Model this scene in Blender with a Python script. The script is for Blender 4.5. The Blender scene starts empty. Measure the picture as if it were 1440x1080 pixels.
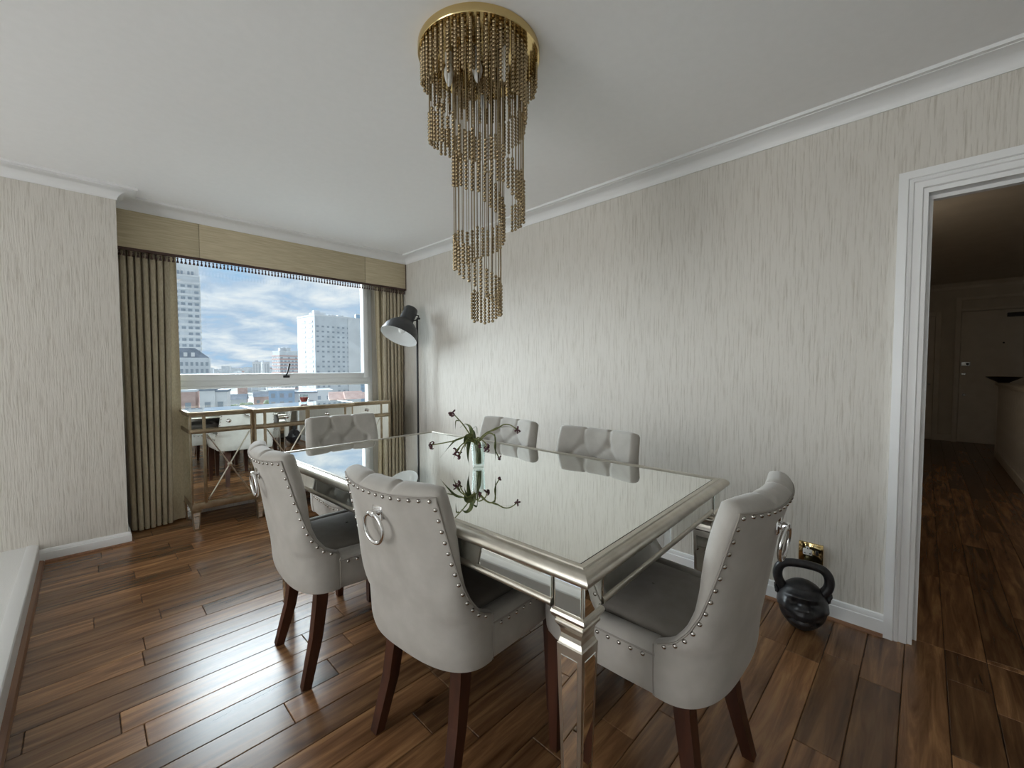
import bpy, bmesh, math, random
from mathutils import Vector, Matrix
R = math.radians
rnd = random.Random(7)
scn = bpy.context.scene
col = scn.collection

# ------------------------------------------------------------------ camera
CAM_H = 1.19
YAW, PITCH, ROLL, F = 0.79394, -0.040345, -0.000827, 590.35
cd = bpy.data.cameras.new('camera'); cam = bpy.data.objects.new('camera', cd); col.objects.link(cam)
cd.sensor_fit = 'HORIZONTAL'; cd.sensor_width = 36.0; cd.lens = F / 1440 * 36.0
cd.clip_start = 0.05; cd.clip_end = 6000
fw = Vector((math.sin(YAW) * math.cos(PITCH), math.cos(YAW) * math.cos(PITCH), math.sin(PITCH)))
rt = fw.cross(Vector((0, 0, 1))).normalized(); up = rt.cross(fw)
rt, up = rt * math.cos(ROLL) + up * math.sin(ROLL), up * math.cos(ROLL) - rt * math.sin(ROLL)
cam.matrix_world = Matrix(((rt.x, up.x, -fw.x, 0), (rt.y, up.y, -fw.y, 0), (rt.z, up.z, -fw.z, CAM_H), (0, 0, 0, 1)))
scn.camera = cam
FH = Vector((math.sin(YAW), math.cos(YAW), 0)); RH = Vector((math.cos(YAW), -math.sin(YAW), 0))

# ------------------------------------------------------------------ render look
scn.view_settings.view_transform = 'Standard'; scn.view_settings.look = 'None'
scn.view_settings.gamma = 1.0; scn.view_settings.use_curve_mapping = False
scn.view_settings.exposure = 0.27
scn.cycles.use_denoising = True
scn.cycles.max_bounces = 10; scn.cycles.diffuse_bounces = 5; scn.cycles.glossy_bounces = 6
scn.cycles.transparent_max_bounces = 12; scn.cycles.sample_clamp_indirect = 4.0
scn.cycles.caustics_reflective = True; scn.cycles.caustics_refractive = False

# ------------------------------------------------------------------ world: cloudy sky
def world():
    w = bpy.data.worlds.new('sky'); scn.world = w; w.use_nodes = True
    nt = w.node_tree; N = nt.nodes; L = nt.links; N.clear()
    out = N.new('ShaderNodeOutputWorld'); bg = N.new('ShaderNodeBackground'); bg.inputs['Strength'].default_value = SKY
    tc = N.new('ShaderNodeTexCoord'); sep = N.new('ShaderNodeSeparateXYZ'); L.new(tc.outputs['Generated'], sep.inputs[0])
    mz = N.new('ShaderNodeMath'); mz.operation = 'MAXIMUM'; mz.inputs[1].default_value = 0.0; L.new(sep.outputs['Z'], mz.inputs[0])
    az = N.new('ShaderNodeMath'); az.operation = 'ADD'; az.inputs[1].default_value = 0.22; L.new(mz.outputs[0], az.inputs[0])
    dx = N.new('ShaderNodeMath'); dx.operation = 'DIVIDE'; L.new(sep.outputs['X'], dx.inputs[0]); L.new(az.outputs[0], dx.inputs[1])
    dy = N.new('ShaderNodeMath'); dy.operation = 'DIVIDE'; L.new(sep.outputs['Y'], dy.inputs[0]); L.new(az.outputs[0], dy.inputs[1])
    cb = N.new('ShaderNodeCombineXYZ'); L.new(dx.outputs[0], cb.inputs[0]); L.new(dy.outputs[0], cb.inputs[1])
    n1 = N.new('ShaderNodeTexNoise'); n1.inputs['Scale'].default_value = 3.2; n1.inputs['Detail'].default_value = 9; n1.inputs['Roughness'].default_value = 0.58
    n1.inputs['Distortion'].default_value = 0.35
    L.new(cb.outputs[0], n1.inputs['Vector'])
    r1 = N.new('ShaderNodeValToRGB'); e = r1.color_ramp.elements
    e[0].position = 0.30; e[0].color = (0.36, 0.58, 0.84, 1); e[1].position = 0.68; e[1].color = (0.95, 0.96, 0.98, 1)
    m = e.new(0.43); m.color = (0.48, 0.61, 0.79, 1); m = e.new(0.54); m.color = (0.68, 0.77, 0.88, 1)
    L.new(n1.outputs['Fac'], r1.inputs[0])
    L.new(r1.outputs[0], bg.inputs['Color']); L.new(bg.outputs[0], out.inputs[0])
SKY = 0.90
world()

def area_light(name, loc, direction, sx, sy, power, color):
    ld = bpy.data.lights.new(name, 'AREA'); ld.shape = 'RECTANGLE'; ld.size = sx; ld.size_y = sy; ld.energy = power; ld.color = color
    o = bpy.data.objects.new(name, ld); col.objects.link(o); o.location = loc
    o.rotation_euler = Vector(direction).to_track_quat('-Z', 'Z').to_euler()
    return o
# fill lamp added at an unseen left window to brighten the room
area_light('left_window_fill', (-3.97, 1.75, 1.20), (1, 0, 0), 3.5, 2.0, 92, (1.0, 0.985, 0.96))
# soft hazy sun behind the clouds, entering by the dining window
sl = bpy.data.lights.new('hazy_sun', 'SUN'); sl.energy = 16.0; sl.angle = R(60); sl.color = (0.84, 0.92, 1.0)
so = bpy.data.objects.new('hazy_sun', sl); col.objects.link(so); so.location = (0, 0, 60)
so.rotation_euler = Vector((0.20, -0.83, -0.42)).to_track_quat('-Z', 'Y').to_euler()

# ------------------------------------------------------------------ materials
def mat(name, color, rough=0.5, metal=0.0, **kw):
    m = bpy.data.materials.new(name); m.use_nodes = True
    b = m.node_tree.nodes['Principled BSDF']
    b.inputs['Base Color'].default_value = (*color, 1); b.inputs['Roughness'].default_value = rough; b.inputs['Metallic'].default_value = metal
    for k, v in kw.items(): b.inputs[k.replace('_', ' ')].default_value = v
    return m
def nodes(m): return m.node_tree.nodes, m.node_tree.links, m.node_tree.nodes['Principled BSDF']
def noise_mat(name, c1, c2, scale, rough=0.6, metal=0.0, lo=0.35, hi=0.65, bump=0.0, detail=5, dist=0.002, **kw):
    m = mat(name, c1, rough, metal, **kw); N, L, b = nodes(m)
    tc = N.new('ShaderNodeTexCoord'); mp = N.new('ShaderNodeMapping'); L.new(tc.outputs['Object'], mp.inputs[0])
    mp.inputs['Scale'].default_value = scale if not isinstance(scale, (int, float)) else (scale,) * 3
    n = N.new('ShaderNodeTexNoise'); n.inputs['Scale'].default_value = 1.0; n.inputs['Detail'].default_value = detail; L.new(mp.outputs[0], n.inputs['Vector'])
    r = N.new('ShaderNodeValToRGB'); e = r.color_ramp.elements
    e[0].position = lo; e[0].color = (*c1, 1); e[1].position = hi; e[1].color = (*c2, 1)
    L.new(n.outputs['Fac'], r.inputs[0]); L.new(r.outputs[0], b.inputs['Base Color'])
    if bump:
        bp = N.new('ShaderNodeBump'); bp.inputs['Strength'].default_value = bump; bp.inputs['Distance'].default_value = dist
        L.new(n.outputs['Fac'], bp.inputs['Height']); L.new(bp.outputs[0], b.inputs['Normal'])
    return m
def wallpaper():
    m = mat('textured_wallpaper', (0.6, 0.57, 0.52), 0.62); N, L, b = nodes(m)
    tc = N.new('ShaderNodeTexCoord')
    wn = N.new('ShaderNodeTexNoise'); wn.inputs['Scale'].default_value = 9; L.new(tc.outputs['Object'], wn.inputs['Vector'])
    vm = N.new('ShaderNodeVectorMath'); vm.operation = 'MULTIPLY_ADD'; vm.inputs[1].default_value = (0.008, 0.008, 0.0)
    L.new(wn.outputs['Color'], vm.inputs[0]); L.new(tc.outputs['Object'], vm.inputs[2])
    mp = N.new('ShaderNodeMapping'); mp.inputs['Scale'].default_value = (150, 150, 5.5); L.new(vm.outputs[0], mp.inputs[0])
    n = N.new('ShaderNodeTexNoise'); n.inputs['Scale'].default_value = 1; n.inputs['Detail'].default_value = 4; n.inputs['Roughness'].default_value = 0.65; L.new(mp.outputs[0], n.inputs['Vector'])
    r = N.new('ShaderNodeValToRGB'); e = r.color_ramp.elements
    e[0].position = 0.30; e[0].color = (0.46, 0.425, 0.365, 1); e[1].position = 0.50; e[1].color = (0.63, 0.60, 0.545, 1)
    L.new(n.outputs['Fac'], r.inputs[0]); L.new(r.outputs[0], b.inputs['Base Color'])
    bp = N.new('ShaderNodeBump'); bp.inputs['Strength'].default_value = 0.6; bp.inputs['Distance'].default_value = 0.004
    L.new(n.outputs['Fac'], bp.inputs['Height']); L.new(bp.outputs[0], b.inputs['Normal'])
    return m
def plank_mat():
    m = mat('walnut_plank', (0.2, 0.1, 0.05), 0.27); N, L, b = nodes(m)
    tc = N.new('ShaderNodeTexCoord'); oi = N.new('ShaderNodeObjectInfo')
    ml = N.new('ShaderNodeMath'); ml.operation = 'MULTIPLY'; ml.inputs[1].default_value = 57.0; L.new(oi.outputs['Random'], ml.inputs[0])
    cx = N.new('ShaderNodeCombineXYZ'); L.new(ml.outputs[0], cx.inputs[0]); L.new(ml.outputs[0], cx.inputs[1])
    ad = N.new('ShaderNodeVectorMath'); ad.operation = 'ADD'; L.new(tc.outputs['Object'], ad.inputs[0]); L.new(cx.outputs[0], ad.inputs[1])
    mp = N.new('ShaderNodeMapping'); mp.inputs['Scale'].default_value = (2.2, 26, 10); L.new(ad.outputs[0], mp.inputs[0])
    n = N.new('ShaderNodeTexNoise'); n.inputs['Scale'].default_value = 1; n.inputs['Detail'].default_value = 6; n.inputs['Roughness'].default_value = 0.6; n.inputs['Distortion'].default_value = 0.6
    L.new(mp.outputs[0], n.inputs['Vector'])
    r = N.new('ShaderNodeValToRGB'); e = r.color_ramp.elements
    e[0].position = 0.30; e[0].color = (0.075, 0.033, 0.013, 1); e[1].position = 0.70; e[1].color = (0.33, 0.178, 0.078, 1)
    k = e.new(0.5); k.color = (0.175, 0.086, 0.038, 1)
    L.new(n.outputs['Fac'], r.inputs[0])
    hs = N.new('ShaderNodeHueSaturation'); L.new(r.outputs[0], hs.inputs['Color'])
    mr = N.new('ShaderNodeMapRange'); mr.inputs['To Min'].default_value = 0.60; mr.inputs['To Max'].default_value = 1.55; L.new(oi.outputs['Random'], mr.inputs['Value']); L.new(mr.outputs[0], hs.inputs['Value'])
    # knots
    v = N.new('ShaderNodeTexVoronoi'); v.inputs['Scale'].default_value = 1; mp2 = N.new('ShaderNodeMapping'); mp2.inputs['Scale'].default_value = (2.2, 5.5, 1)
    L.new(ad.outputs[0], mp2.inputs[0]); L.new(mp2.outputs[0], v.inputs['Vector'])
    kr = N.new('ShaderNodeValToRGB'); kr.color_ramp.elements[0].position = 0.03; kr.color_ramp.elements[0].color = (0.22, 0.18, 0.15, 1); kr.color_ramp.elements[1].position = 0.085; kr.color_ramp.elements[1].color = (1, 1, 1, 1)
    L.new(v.outputs['Distance'], kr.inputs[0])
    mx = N.new('ShaderNodeMix'); mx.data_type = 'RGBA'; mx.blend_type = 'MULTIPLY'; mx.inputs['Factor'].default_value = 0.8
    L.new(hs.outputs[0], mx.inputs[6]); L.new(kr.outputs[0], mx.inputs[7]); L.new(mx.outputs[2], b.inputs['Base Color'])
    bp = N.new('ShaderNodeBump'); bp.inputs['Strength'].default_value = 0.12; bp.inputs['Distance'].default_value = 0.001
    L.new(n.outputs['Fac'], bp.inputs['Height']); L.new(bp.outputs[0], b.inputs['Normal'])
    return m
def glass_pane(name='window_glass', tint=(0.96, 0.98, 0.97, 1)):
    m = bpy.data.materials.new(name); m.use_nodes = True; N = m.node_tree.nodes; L = m.node_tree.links; N.clear()
    o = N.new('ShaderNodeOutputMaterial'); t = N.new('ShaderNodeBsdfTransparent'); g = N.new('ShaderNodeBsdfGlossy'); g.inputs['Roughness'].default_value = 0.0
    t.inputs['Color'].default_value = tint
    lw = N.new('ShaderNodeLayerWeight'); lw.inputs['Blend'].default_value = 0.5; pw = N.new('ShaderNodeMath'); pw.operation = 'POWER'; pw.inputs[1].default_value = 4.0
    fr = N.new('ShaderNodeMath'); fr.operation = 'MULTIPLY_ADD'; fr.inputs[1].default_value = 0.42; fr.inputs[2].default_value = 0.04; mx = N.new('ShaderNodeMixShader')
    L.new(lw.outputs['Facing'], pw.inputs[0]); L.new(pw.outputs[0], fr.inputs[0]); L.new(fr.outputs[0], mx.inputs[0]); L.new(t.outputs[0], mx.inputs[1]); L.new(g.outputs[0], mx.inputs[2]); L.new(mx.outputs[0], o.inputs[0])
    return m
M = dict(
    wall=wallpaper(), plank=plank_mat(), pane=glass_pane(), thinglass=glass_pane('vase_glass', (0.88, 0.92, 0.91, 1)),
    ceiling=noise_mat('ceiling_paint', (0.87, 0.868, 0.86), (0.885, 0.882, 0.875), 30, 0.75),
    white=noise_mat('white_gloss_paint', (0.77, 0.775, 0.77), (0.79, 0.795, 0.79), 5, 0.4),
    upvc=mat('white_window_frame', (0.80, 0.82, 0.83), 0.35),
    hallwall=noise_mat('hall_paint', (0.66, 0.61, 0.52), (0.70, 0.65, 0.56), 6, 0.7),
    hallwhite=noise_mat('hall_woodwork', (0.74, 0.69, 0.60), (0.79, 0.74, 0.65), 8, 0.5),
    subfloor=mat('floor_joint_dark', (0.02, 0.012, 0.008), 0.8),
    bead=noise_mat('wood_bead', (0.17, 0.075, 0.035), (0.26, 0.125, 0.06), (60, 3, 60), 0.4),
    carpet=noise_mat('pale_carpet', (0.66, 0.66, 0.64), (0.74, 0.74, 0.72), 300, 0.95, bump=0.5),
    velvet=noise_mat('greige_velvet', (0.37, 0.35, 0.315), (0.44, 0.42, 0.385), 14, 0.82, lo=0.3, hi=0.7, Sheen_Weight=0.35, Sheen_Roughness=0.4),
    seat=noise_mat('shaded_seat_velvet', (0.23, 0.208, 0.182), (0.275, 0.25, 0.22), 16, 0.85, Sheen_Weight=0.25, Sheen_Roughness=0.4),  # same velvet as the backs; seat shade and nap put into the colour
    piping=mat('grey_piping', (0.30, 0.28, 0.25), 0.8),
    mahogany=noise_mat('mahogany', (0.040, 0.014, 0.008), (0.075, 0.026, 0.014), (30, 30, 4), 0.32),
    chrome=mat('chrome', (0.82, 0.82, 0.82), 0.08, 1.0), nail=mat('pewter_nailhead', (0.50, 0.48, 0.45), 0.22, 1.0),
    mirror=mat('mirror_glass', (0.86, 0.88, 0.85), 0.01, 1.0),
    champagne=noise_mat('champagne_silver', (0.56, 0.53, 0.46), (0.66, 0.63, 0.56), (18, 18, 18), 0.30, 1.0),
    gilt=noise_mat('antique_gilt', (0.34, 0.27, 0.18), (0.46, 0.38, 0.27), 20, 0.38, 1.0),
    darkgap=mat('dark_edge', (0.03, 0.03, 0.03), 0.5),
    brass=mat('polished_brass', (0.66, 0.50, 0.24), 0.10, 1.0), bead_metal=mat('champagne_bead', (0.40, 0.315, 0.195), 0.14, 1.0),
    bulb=mat('frosted_bulb', (0.85, 0.85, 0.83), 0.3), holder=mat('white_lampholder', (0.7, 0.68, 0.62), 0.5),
    curtain=noise_mat('sand_curtain', (0.40, 0.345, 0.245), (0.50, 0.44, 0.325), (160, 160, 40), 0.8, bump=0.15),
    lining=noise_mat('curtain_lining', (0.56, 0.485, 0.33), (0.65, 0.575, 0.41), (120, 120, 60), 0.8),
    pelmet=noise_mat('pelmet_silk', (0.47, 0.40, 0.265), (0.58, 0.505, 0.35), (6, 6, 110), 0.7, bump=0.1),
    seam=mat('pelmet_seam', (0.40, 0.35, 0.25), 0.8), braid=noise_mat('brown_braid', (0.055, 0.03, 0.024), (0.09, 0.05, 0.04), 150, 0.85),
    black=mat('black_metal', (0.018, 0.018, 0.020), 0.4), shadegrey=mat('charcoal_shade', (0.040, 0.042, 0.045), 0.42), shadein=mat('white_shade_inside', (0.80, 0.82, 0.82), 0.45),
    iron=noise_mat('cast_iron', (0.014, 0.014, 0.016), (0.026, 0.026, 0.029), 60, 0.36, bump=0.2),
    red=mat('red_wax', (0.42, 0.035, 0.03), 0.35),
    stem=noise_mat('wilting_stem', (0.10, 0.13, 0.035), (0.19, 0.19, 0.07), 40, 0.6), leaf=noise_mat('wilting_leaf', (0.055, 0.085, 0.02), (0.15, 0.16, 0.06), 50, 0.6),
    petal=noise_mat('dried_petal', (0.045, 0.012, 0.018), (0.13, 0.05, 0.055), 90, 0.7),
    plastic=mat('white_plastic', (0.80, 0.80, 0.78), 0.4), steel=mat('satin_steel', (0.6, 0.6, 0.58), 0.3, 1.0),
    crystal=mat('crystal_knob', (0.75, 0.75, 0.75), 0.12, 1.0),
    conc=noise_mat('pale_concrete', (0.66, 0.66, 0.66), (0.74, 0.74, 0.74), 0.15, 0.8), conc2=noise_mat('grey_concrete', (0.56, 0.58, 0.60), (0.66, 0.68, 0.70), 0.2, 0.8),
    winfar=mat('far_window', (0.30, 0.34, 0.38), 0.4), slate=noise_mat('slate_roof', (0.20, 0.23, 0.27), (0.28, 0.31, 0.36), 0.4, 0.7),
    brick=noise_mat('pink_brick', (0.50, 0.34, 0.30), (0.60, 0.43, 0.38), 0.5, 0.8), ground=noise_mat('city_ground', (0.20, 0.21, 0.19), (0.30, 0.30, 0.28), 0.04, 0.9),
    tree=noise_mat('tree_green', (0.22, 0.28, 0.18), (0.36, 0.42, 0.30), 0.8, 0.9), balc=mat('balcony_red', (0.55, 0.36, 0.32), 0.7), blueg=mat('blue_glass', (0.30, 0.42, 0.56), 0.3),
)

# ------------------------------------------------------------------ mesh helpers
class MB:
    def __init__(s): s.v = []; s.f = []
    def add(s, v, f):
        o = len(s.v); s.v += [tuple(p) for p in v]; s.f += [tuple(i + o for i in q) for q in f]; return s
    def box(s, c, d, rz=0.0, ch=0.0):
        x, y, z = d[0] / 2, d[1] / 2, d[2] / 2
        if ch <= 0:
            pts = [(-x, -y, -z), (x, -y, -z), (x, y, -z), (-x, y, -z), (-x, -y, z), (x, -y, z), (x, y, z), (-x, y, z)]
            fs = [(3, 2, 1, 0), (4, 5, 6, 7), (0, 1, 5, 4), (1, 2, 6, 5), (2, 3, 7, 6), (3, 0, 4, 7)]
        else:
            bm = bmesh.new(); bmesh.ops.create_cube(bm, size=1.0)
            for q in bm.verts: q.co = (q.co.x * d[0], q.co.y * d[1], q.co.z * d[2])
            bmesh.ops.bevel(bm, geom=list(bm.edges), offset=ch, segments=2, affect='EDGES', profile=0.5)
            bm.verts.index_update()
            pts = [tuple(q.co) for q in bm.verts]; fs = [tuple(q.index for q in p.verts) for p in bm.faces]; bm.free()
        ca, sa = math.cos(rz), math.sin(rz)
        return s.add([(c[0] + p[0] * ca - p[1] * sa, c[1] + p[0] * sa + p[1] * ca, c[2] + p[2]) for p in pts], fs)
    def box2(s, x0, x1, y0, y1, z0, z1, ch=0.0):
        return s.box(((x0 + x1) / 2, (y0 + y1) / 2, (z0 + z1) / 2), (x1 - x0, y1 - y0, z1 - z0), 0, ch)
    def tube(s, pts, r, n=8, cap=True, closed=False, sq=False):
        pts = [Vector(p) for p in pts]; m = len(pts); rs = r if isinstance(r, (list, tuple)) else [r] * m
        base = len(s.v); prev = None
        for i, p in enumerate(pts):
            if closed: t = pts[(i + 1) % m] - pts[i - 1]
            else: t = pts[min(i + 1, m - 1)] - pts[max(i - 1, 0)]
            t.normalize()
            if prev is None:
                a = Vector((0, 0, 1)) if abs(t.z) < 0.9 else Vector((1, 0, 0))
                a = (a - t * a.dot(t)).normalized()
            else: a = (prev - t * prev.dot(t)).normalized()
            prev = a; b = t.cross(a)
            for k in range(n):
                an = 2 * math.pi * (k + (0.5 if sq else 0)) / n
                s.v.append(tuple(p + (a * math.cos(an) + b * math.sin(an)) * rs[i]))
        for i in range(m if closed else m - 1):
            for k in range(n):
                i2 = (i + 1) % m; k2 = (k + 1) % n
                s.f.append((base + i * n + k, base + i * n + k2, base + i2 * n + k2, base + i2 * n + k))
        if cap and not closed:
            s.f.append(tuple(base + k for k in reversed(range(n)))); s.f.append(tuple(base + (m - 1) * n + k for k in range(n)))
        return s
    def lathe(s, prof, c=(0, 0, 0), n=24, axis=(0, 0, 1), caps=True):
        ax = Vector(axis).normalized(); a = Vector((0, 0, 1)) if abs(ax.z) < 0.9 else Vector((1, 0, 0)); a = (a - ax * a.dot(ax)).normalized(); b = ax.cross(a)
        base = len(s.v); c = Vector(c)
        for (r, h) in prof:
            for k in range(n):
                an = 2 * math.pi * k / n; s.v.append(tuple(c + ax * h + (a * math.cos(an) + b * math.sin(an)) * r))
        for i in range(len(prof) - 1):
            for k in range(n):
                k2 = (k + 1) % n; s.f.append((base + i * n + k, base + i * n + k2, base + (i + 1) * n + k2, base + (i + 1) * n + k))
        if caps:
            if prof[0][0] > 1e-5: s.f.append(tuple(base + k for k in reversed(range(n))))
            if prof[-1][0] > 1e-5: s.f.append(tuple(base + (len(prof) - 1) * n + k for k in range(n)))
        return s
    def sqlathe(s, prof, c):                      # square section swept in height: prof = (half width, z)
        base = len(s.v)
        for (h, z) in prof:
            for q in ((-1, -1), (1, -1), (1, 1), (-1, 1)): s.v.append((c[0] + q[0] * h, c[1] + q[1] * h, c[2] + z))
        for i in range(len(prof) - 1):
            for k in range(4):
                k2 = (k + 1) % 4; s.f.append((base + i * 4 + k, base + i * 4 + k2, base + (i + 1) * 4 + k2, base + (i + 1) * 4 + k))
        s.f.append((base + 3, base + 2, base + 1, base)); t = base + (len(prof) - 1) * 4; s.f.append((t, t + 1, t + 2, t + 3))
        return s
    def ball(s, c, r, n=8, m=6, sc=(1, 1, 1)):
        base = len(s.v)
        s.v.append((c[0], c[1], c[2] + r * sc[2]))
        for i in range(1, m):
            th = math.pi * i / m
            for k in range(n):
                an = 2 * math.pi * k / n; s.v.append((c[0] + r * sc[0] * math.sin(th) * math.cos(an), c[1] + r * sc[1] * math.sin(th) * math.sin(an), c[2] + r * sc[2] * math.cos(th)))
        s.v.append((c[0], c[1], c[2] - r * sc[2])); e = len(s.v) - 1
        for k in range(n):
            k2 = (k + 1) % n; s.f.append((base, base + 1 + k, base + 1 + k2)); s.f.append((e, base + 1 + (m - 2) * n + k2, base + 1 + (m - 2) * n + k))
            for i in range(m - 2):
                q = base + 1 + i * n; s.f.append((q + k, q + n + k, q + n + k2, q + k2))
        return s
    def sweep(s, path, prof, closed=False, inward=1):   # path: 2-D polyline, prof: (offset to the left, z); mitred corners
        m = len(path); P = [Vector((p[0], p[1])) for p in path]; base = len(s.v)
        def nrm(a, b): d = (b - a).normalized(); return Vector((-d.y, d.x)) * inward
        for i in range(m):
            if closed or 0 < i < m - 1:
                n1 = nrm(P[i - 1], P[i]); n2 = nrm(P[i], P[(i + 1) % m]); k = n1 + n2; k = k / k.dot(n1)
            else: k = nrm(P[0], P[1]) if i == 0 else nrm(P[-2], P[-1])
            for (o, z) in prof: q = P[i] + k * o; s.v.append((q.x, q.y, z))
        q = len(prof)
        for i in range(m if closed else m - 1):
            j = (i + 1) % m
            for k in range(q - 1): s.f.append((base + i * q + k, base + j * q + k, base + j * q + k + 1, base + i * q + k + 1))
        if not closed:
            s.f.append(tuple(base + k for k in range(q))); s.f.append(tuple(base + (m - 1) * q + k for k in reversed(range(q))))
        return s
    def grid(s, rows, close_u=False):
        base = len(s.v); n = len(rows[0])
        for r_ in rows: s.v += [tuple(p) for p in r_]
        for i in range(len(rows) - 1):
            for k in range(n if close_u else n - 1):
                k2 = (k + 1) % n; s.f.append((base + i * n + k, base + i * n + k2, base + (i + 1) * n + k2, base + (i + 1) * n + k))
        return s
    def mesh(s, name, m, smooth=None, fix=True):
        me = bpy.data.meshes.new(name); me.from_pydata(s.v, [], s.f)
        if fix:
            bm = bmesh.new(); bm.from_mesh(me); bmesh.ops.recalc_face_normals(bm, faces=bm.faces); bm.to_mesh(me); bm.free()
        me.materials.append(m)
        if smooth is not None:
            me.shade_smooth(); me.set_sharp_from_angle(angle=R(smooth))
        me.update(); return me
    def build(s, name, m, parent=None, smooth=None, fix=True):
        o = bpy.data.objects.new(name, s.mesh(name, m, smooth, fix)); col.objects.link(o)
        if parent: o.parent = parent
        return o
def tag(o, label, cat, group=None):
    o['label'] = label; o['category'] = cat
    if group: o['group'] = group
    return o
def struct(o, label=None):
    o['kind'] = 'structure'
    if label: o['label'] = label
    return o
def empty(name, loc=(0, 0, 0), rz=0.0):
    o = bpy.data.objects.new(name, None); col.objects.link(o); o.location = loc; o.rotation_euler = (0, 0, rz); o.empty_display_size = 0.1; return o
def copy_tree(o, parent=None):
    c = o.copy(); col.objects.link(c); c.parent = parent
    for ch in list(o.children): copy_tree(ch, c)
    return c
def obj(name, me, parent=None, loc=(0, 0, 0), rz=0.0):
    o = bpy.data.objects.new(name, me); col.objects.link(o); o.location = loc; o.rotation_euler = (0, 0, rz)
    if parent: o.parent = parent
    return o

# ================================================================== ROOM SHELL
XR, YS, XS, YW, ZC = 2.448, 3.817, 0.175, 4.20, 2.36      # right wall, stub wall, stub end, window wall, ceiling
XL, YR, YP = -4.0, -3.0, 4.0                               # living-room left wall, rear wall, pelmet face
DY0, DY1, DZ = -0.86, 0.02, 1.915                          # doorway
# floor slab and planks
fl = struct(MB().box2(-0.30, 9.9, -3.0, 4.4, -0.12, -0.006).build('floor', M['subfloor']), 'dark walnut plank floor running through to the hall')
def planks(x0, x1, y0, y1, seed, lmin, lmax, off):
    rg = random.Random(seed); W = 0.12; k0 = math.floor((y0 - off) / W); k1 = math.ceil((y1 - off) / W)
    for k in range(k0, k1):
        a = max(y0, off + k * W); b = min(y1, off + (k + 1) * W)
        if b - a < 0.02: continue
        x = x0 - rg.uniform(0, lmax * 0.8)
        while x < x1:
            l = rg.uniform(lmin, lmax); s0, s1 = max(x, x0), min(x + l, x1)
            if s1 - s0 > 0.03:
                g = 0.0009; hx, hy = (s1 - s0) / 2 - g, (b - a) / 2 - g; c = 0.0018; z = rg.uniform(-0.0004, 0.0004)
                mb = MB(); mb.add([(-hx, -hy, -0.014), (hx, -hy, -0.014), (hx, hy, -0.014), (-hx, hy, -0.014), (-hx, -hy, -c), (hx, -hy, -c), (hx, hy, -c), (-hx, hy, -c),
                                   (-hx + c, -hy + c, 0), (hx - c, -hy + c, 0), (hx - c, hy - c, 0), (-hx + c, hy - c, 0)],
                                  [(0, 1, 5, 4), (1, 2, 6, 5), (2, 3, 7, 6), (3, 0, 4, 7), (4, 5, 9, 8), (5, 6, 10, 9), (6, 7, 11, 10), (7, 4, 8, 11), (8, 9, 10, 11)])
                obj('plank', mb.mesh('plank', M['plank'], None, False), fl, ((s0 + s1) / 2, (a + b) / 2, z))
            x += l
planks(-0.226, XR + 0.06, -0.9, YW, 11, 0.40, 1.10, 0.029)
planks(XR + 0.06, 9.75, -2.2, 1.0, 23, 0.9, 1.9, 0.029)
# walls
struct(MB().box2(XR, XR + 0.11, DY1, YW + 0.2, 0, ZC).box2(XR, XR + 0.11, DY0, DY1, DZ, ZC).box2(XR, XR + 0.11, YR - 0.1, DY0, 0, ZC).build('wall_right', M['wall']), 'right wall in pale vertically textured wallpaper')
struct(MB().box2(XL - 0.1, XS, YS, YW + 0.15, 0, ZC).build('wall_left_return', M['wall']), 'short wallpapered return wall left of the window')
WX0, WX1, WZ0, WZ1 = 0.36, 2.145, 0.80, 2.17                # dining window opening
struct(MB().box2(XS, WX0, YW, YW + 0.15, 0, ZC).box2(WX1, XR, YW, YW + 0.15, 0, ZC).box2(WX0, WX1, YW, YW + 0.15, 0, WZ0).box2(WX0, WX1, YW, YW + 0.15, WZ1, ZC).build('wall_window', M['wall']), 'window wall behind the sand curtains')
struct(MB().box2(XL - 0.1, XL, YR, 0.0, 0, ZC).box2(XL - 0.1, XL, 3.5, YS, 0, ZC).box2(XL - 0.1, XL, 0.0, 3.5, 0, 0.18).box2(XL - 0.1, XL, 0.0, 3.5, 2.25, ZC).build('wall_left', M['wall']), 'unseen living room wall, its wide window opening added for the light')
struct(MB().box2(XL - 0.1, XR, YR - 0.1, YR, 0, ZC).build('wall_rear', M['wall']), 'plain rear wall behind the viewpoint')
struct(MB().box2(XL - 0.1, XR + 0.05, YR - 0.1, YW + 0.15, ZC, ZC + 0.1).build('ceiling', M['ceiling']), 'plain white ceiling')
# raised carpeted platform on the left with a white riser
pf = struct(MB().box2(XL, -0.275, YR, YS, 0, 0.113).build('floor_platform', M['carpet']), 'raised pale floor level at far left')
struct(MB().sweep([(-0.226, YR), (-0.226, YS)], [(0.0, 0.0), (0.0, 0.104), (0.004, 0.109), (0.03, 0.116), (0.05, 0.116), (0.05, 0.0)]).build('baseboard_left', M['white'], None, 30), 'white painted riser and nosing of the raised floor')
struct(MB().sweep([(-0.204, YR), (-0.204, YS - 0.018)], [(0, 0), (0, 0.006), (0.006, 0.014), (0.022, 0.018), (0.022, 0)]).build('trim_1', M['bead'], None, 30), 'wooden bead along the foot of the riser')
# cornice
cove = [(0.0, 2.287), (0.006, 2.287)] + [(0.006 + 0.078 * (1 - math.cos(a)), 2.287 + 0.057 * math.sin(a)) for a in [R(7.5 * i) for i in range(1, 13)]] + [(0.0845, 2.3465), (0.103, 2.3465), (0.104, 2.3605), (0, 2.3605)]
struct(MB().sweep([(XR, YR), (XR, YP), (XS, YP), (XS, YS), (XL, YS)], cove).build('trim_2', M['white'], None, 35), 'white coved cornice round the ceiling')
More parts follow.
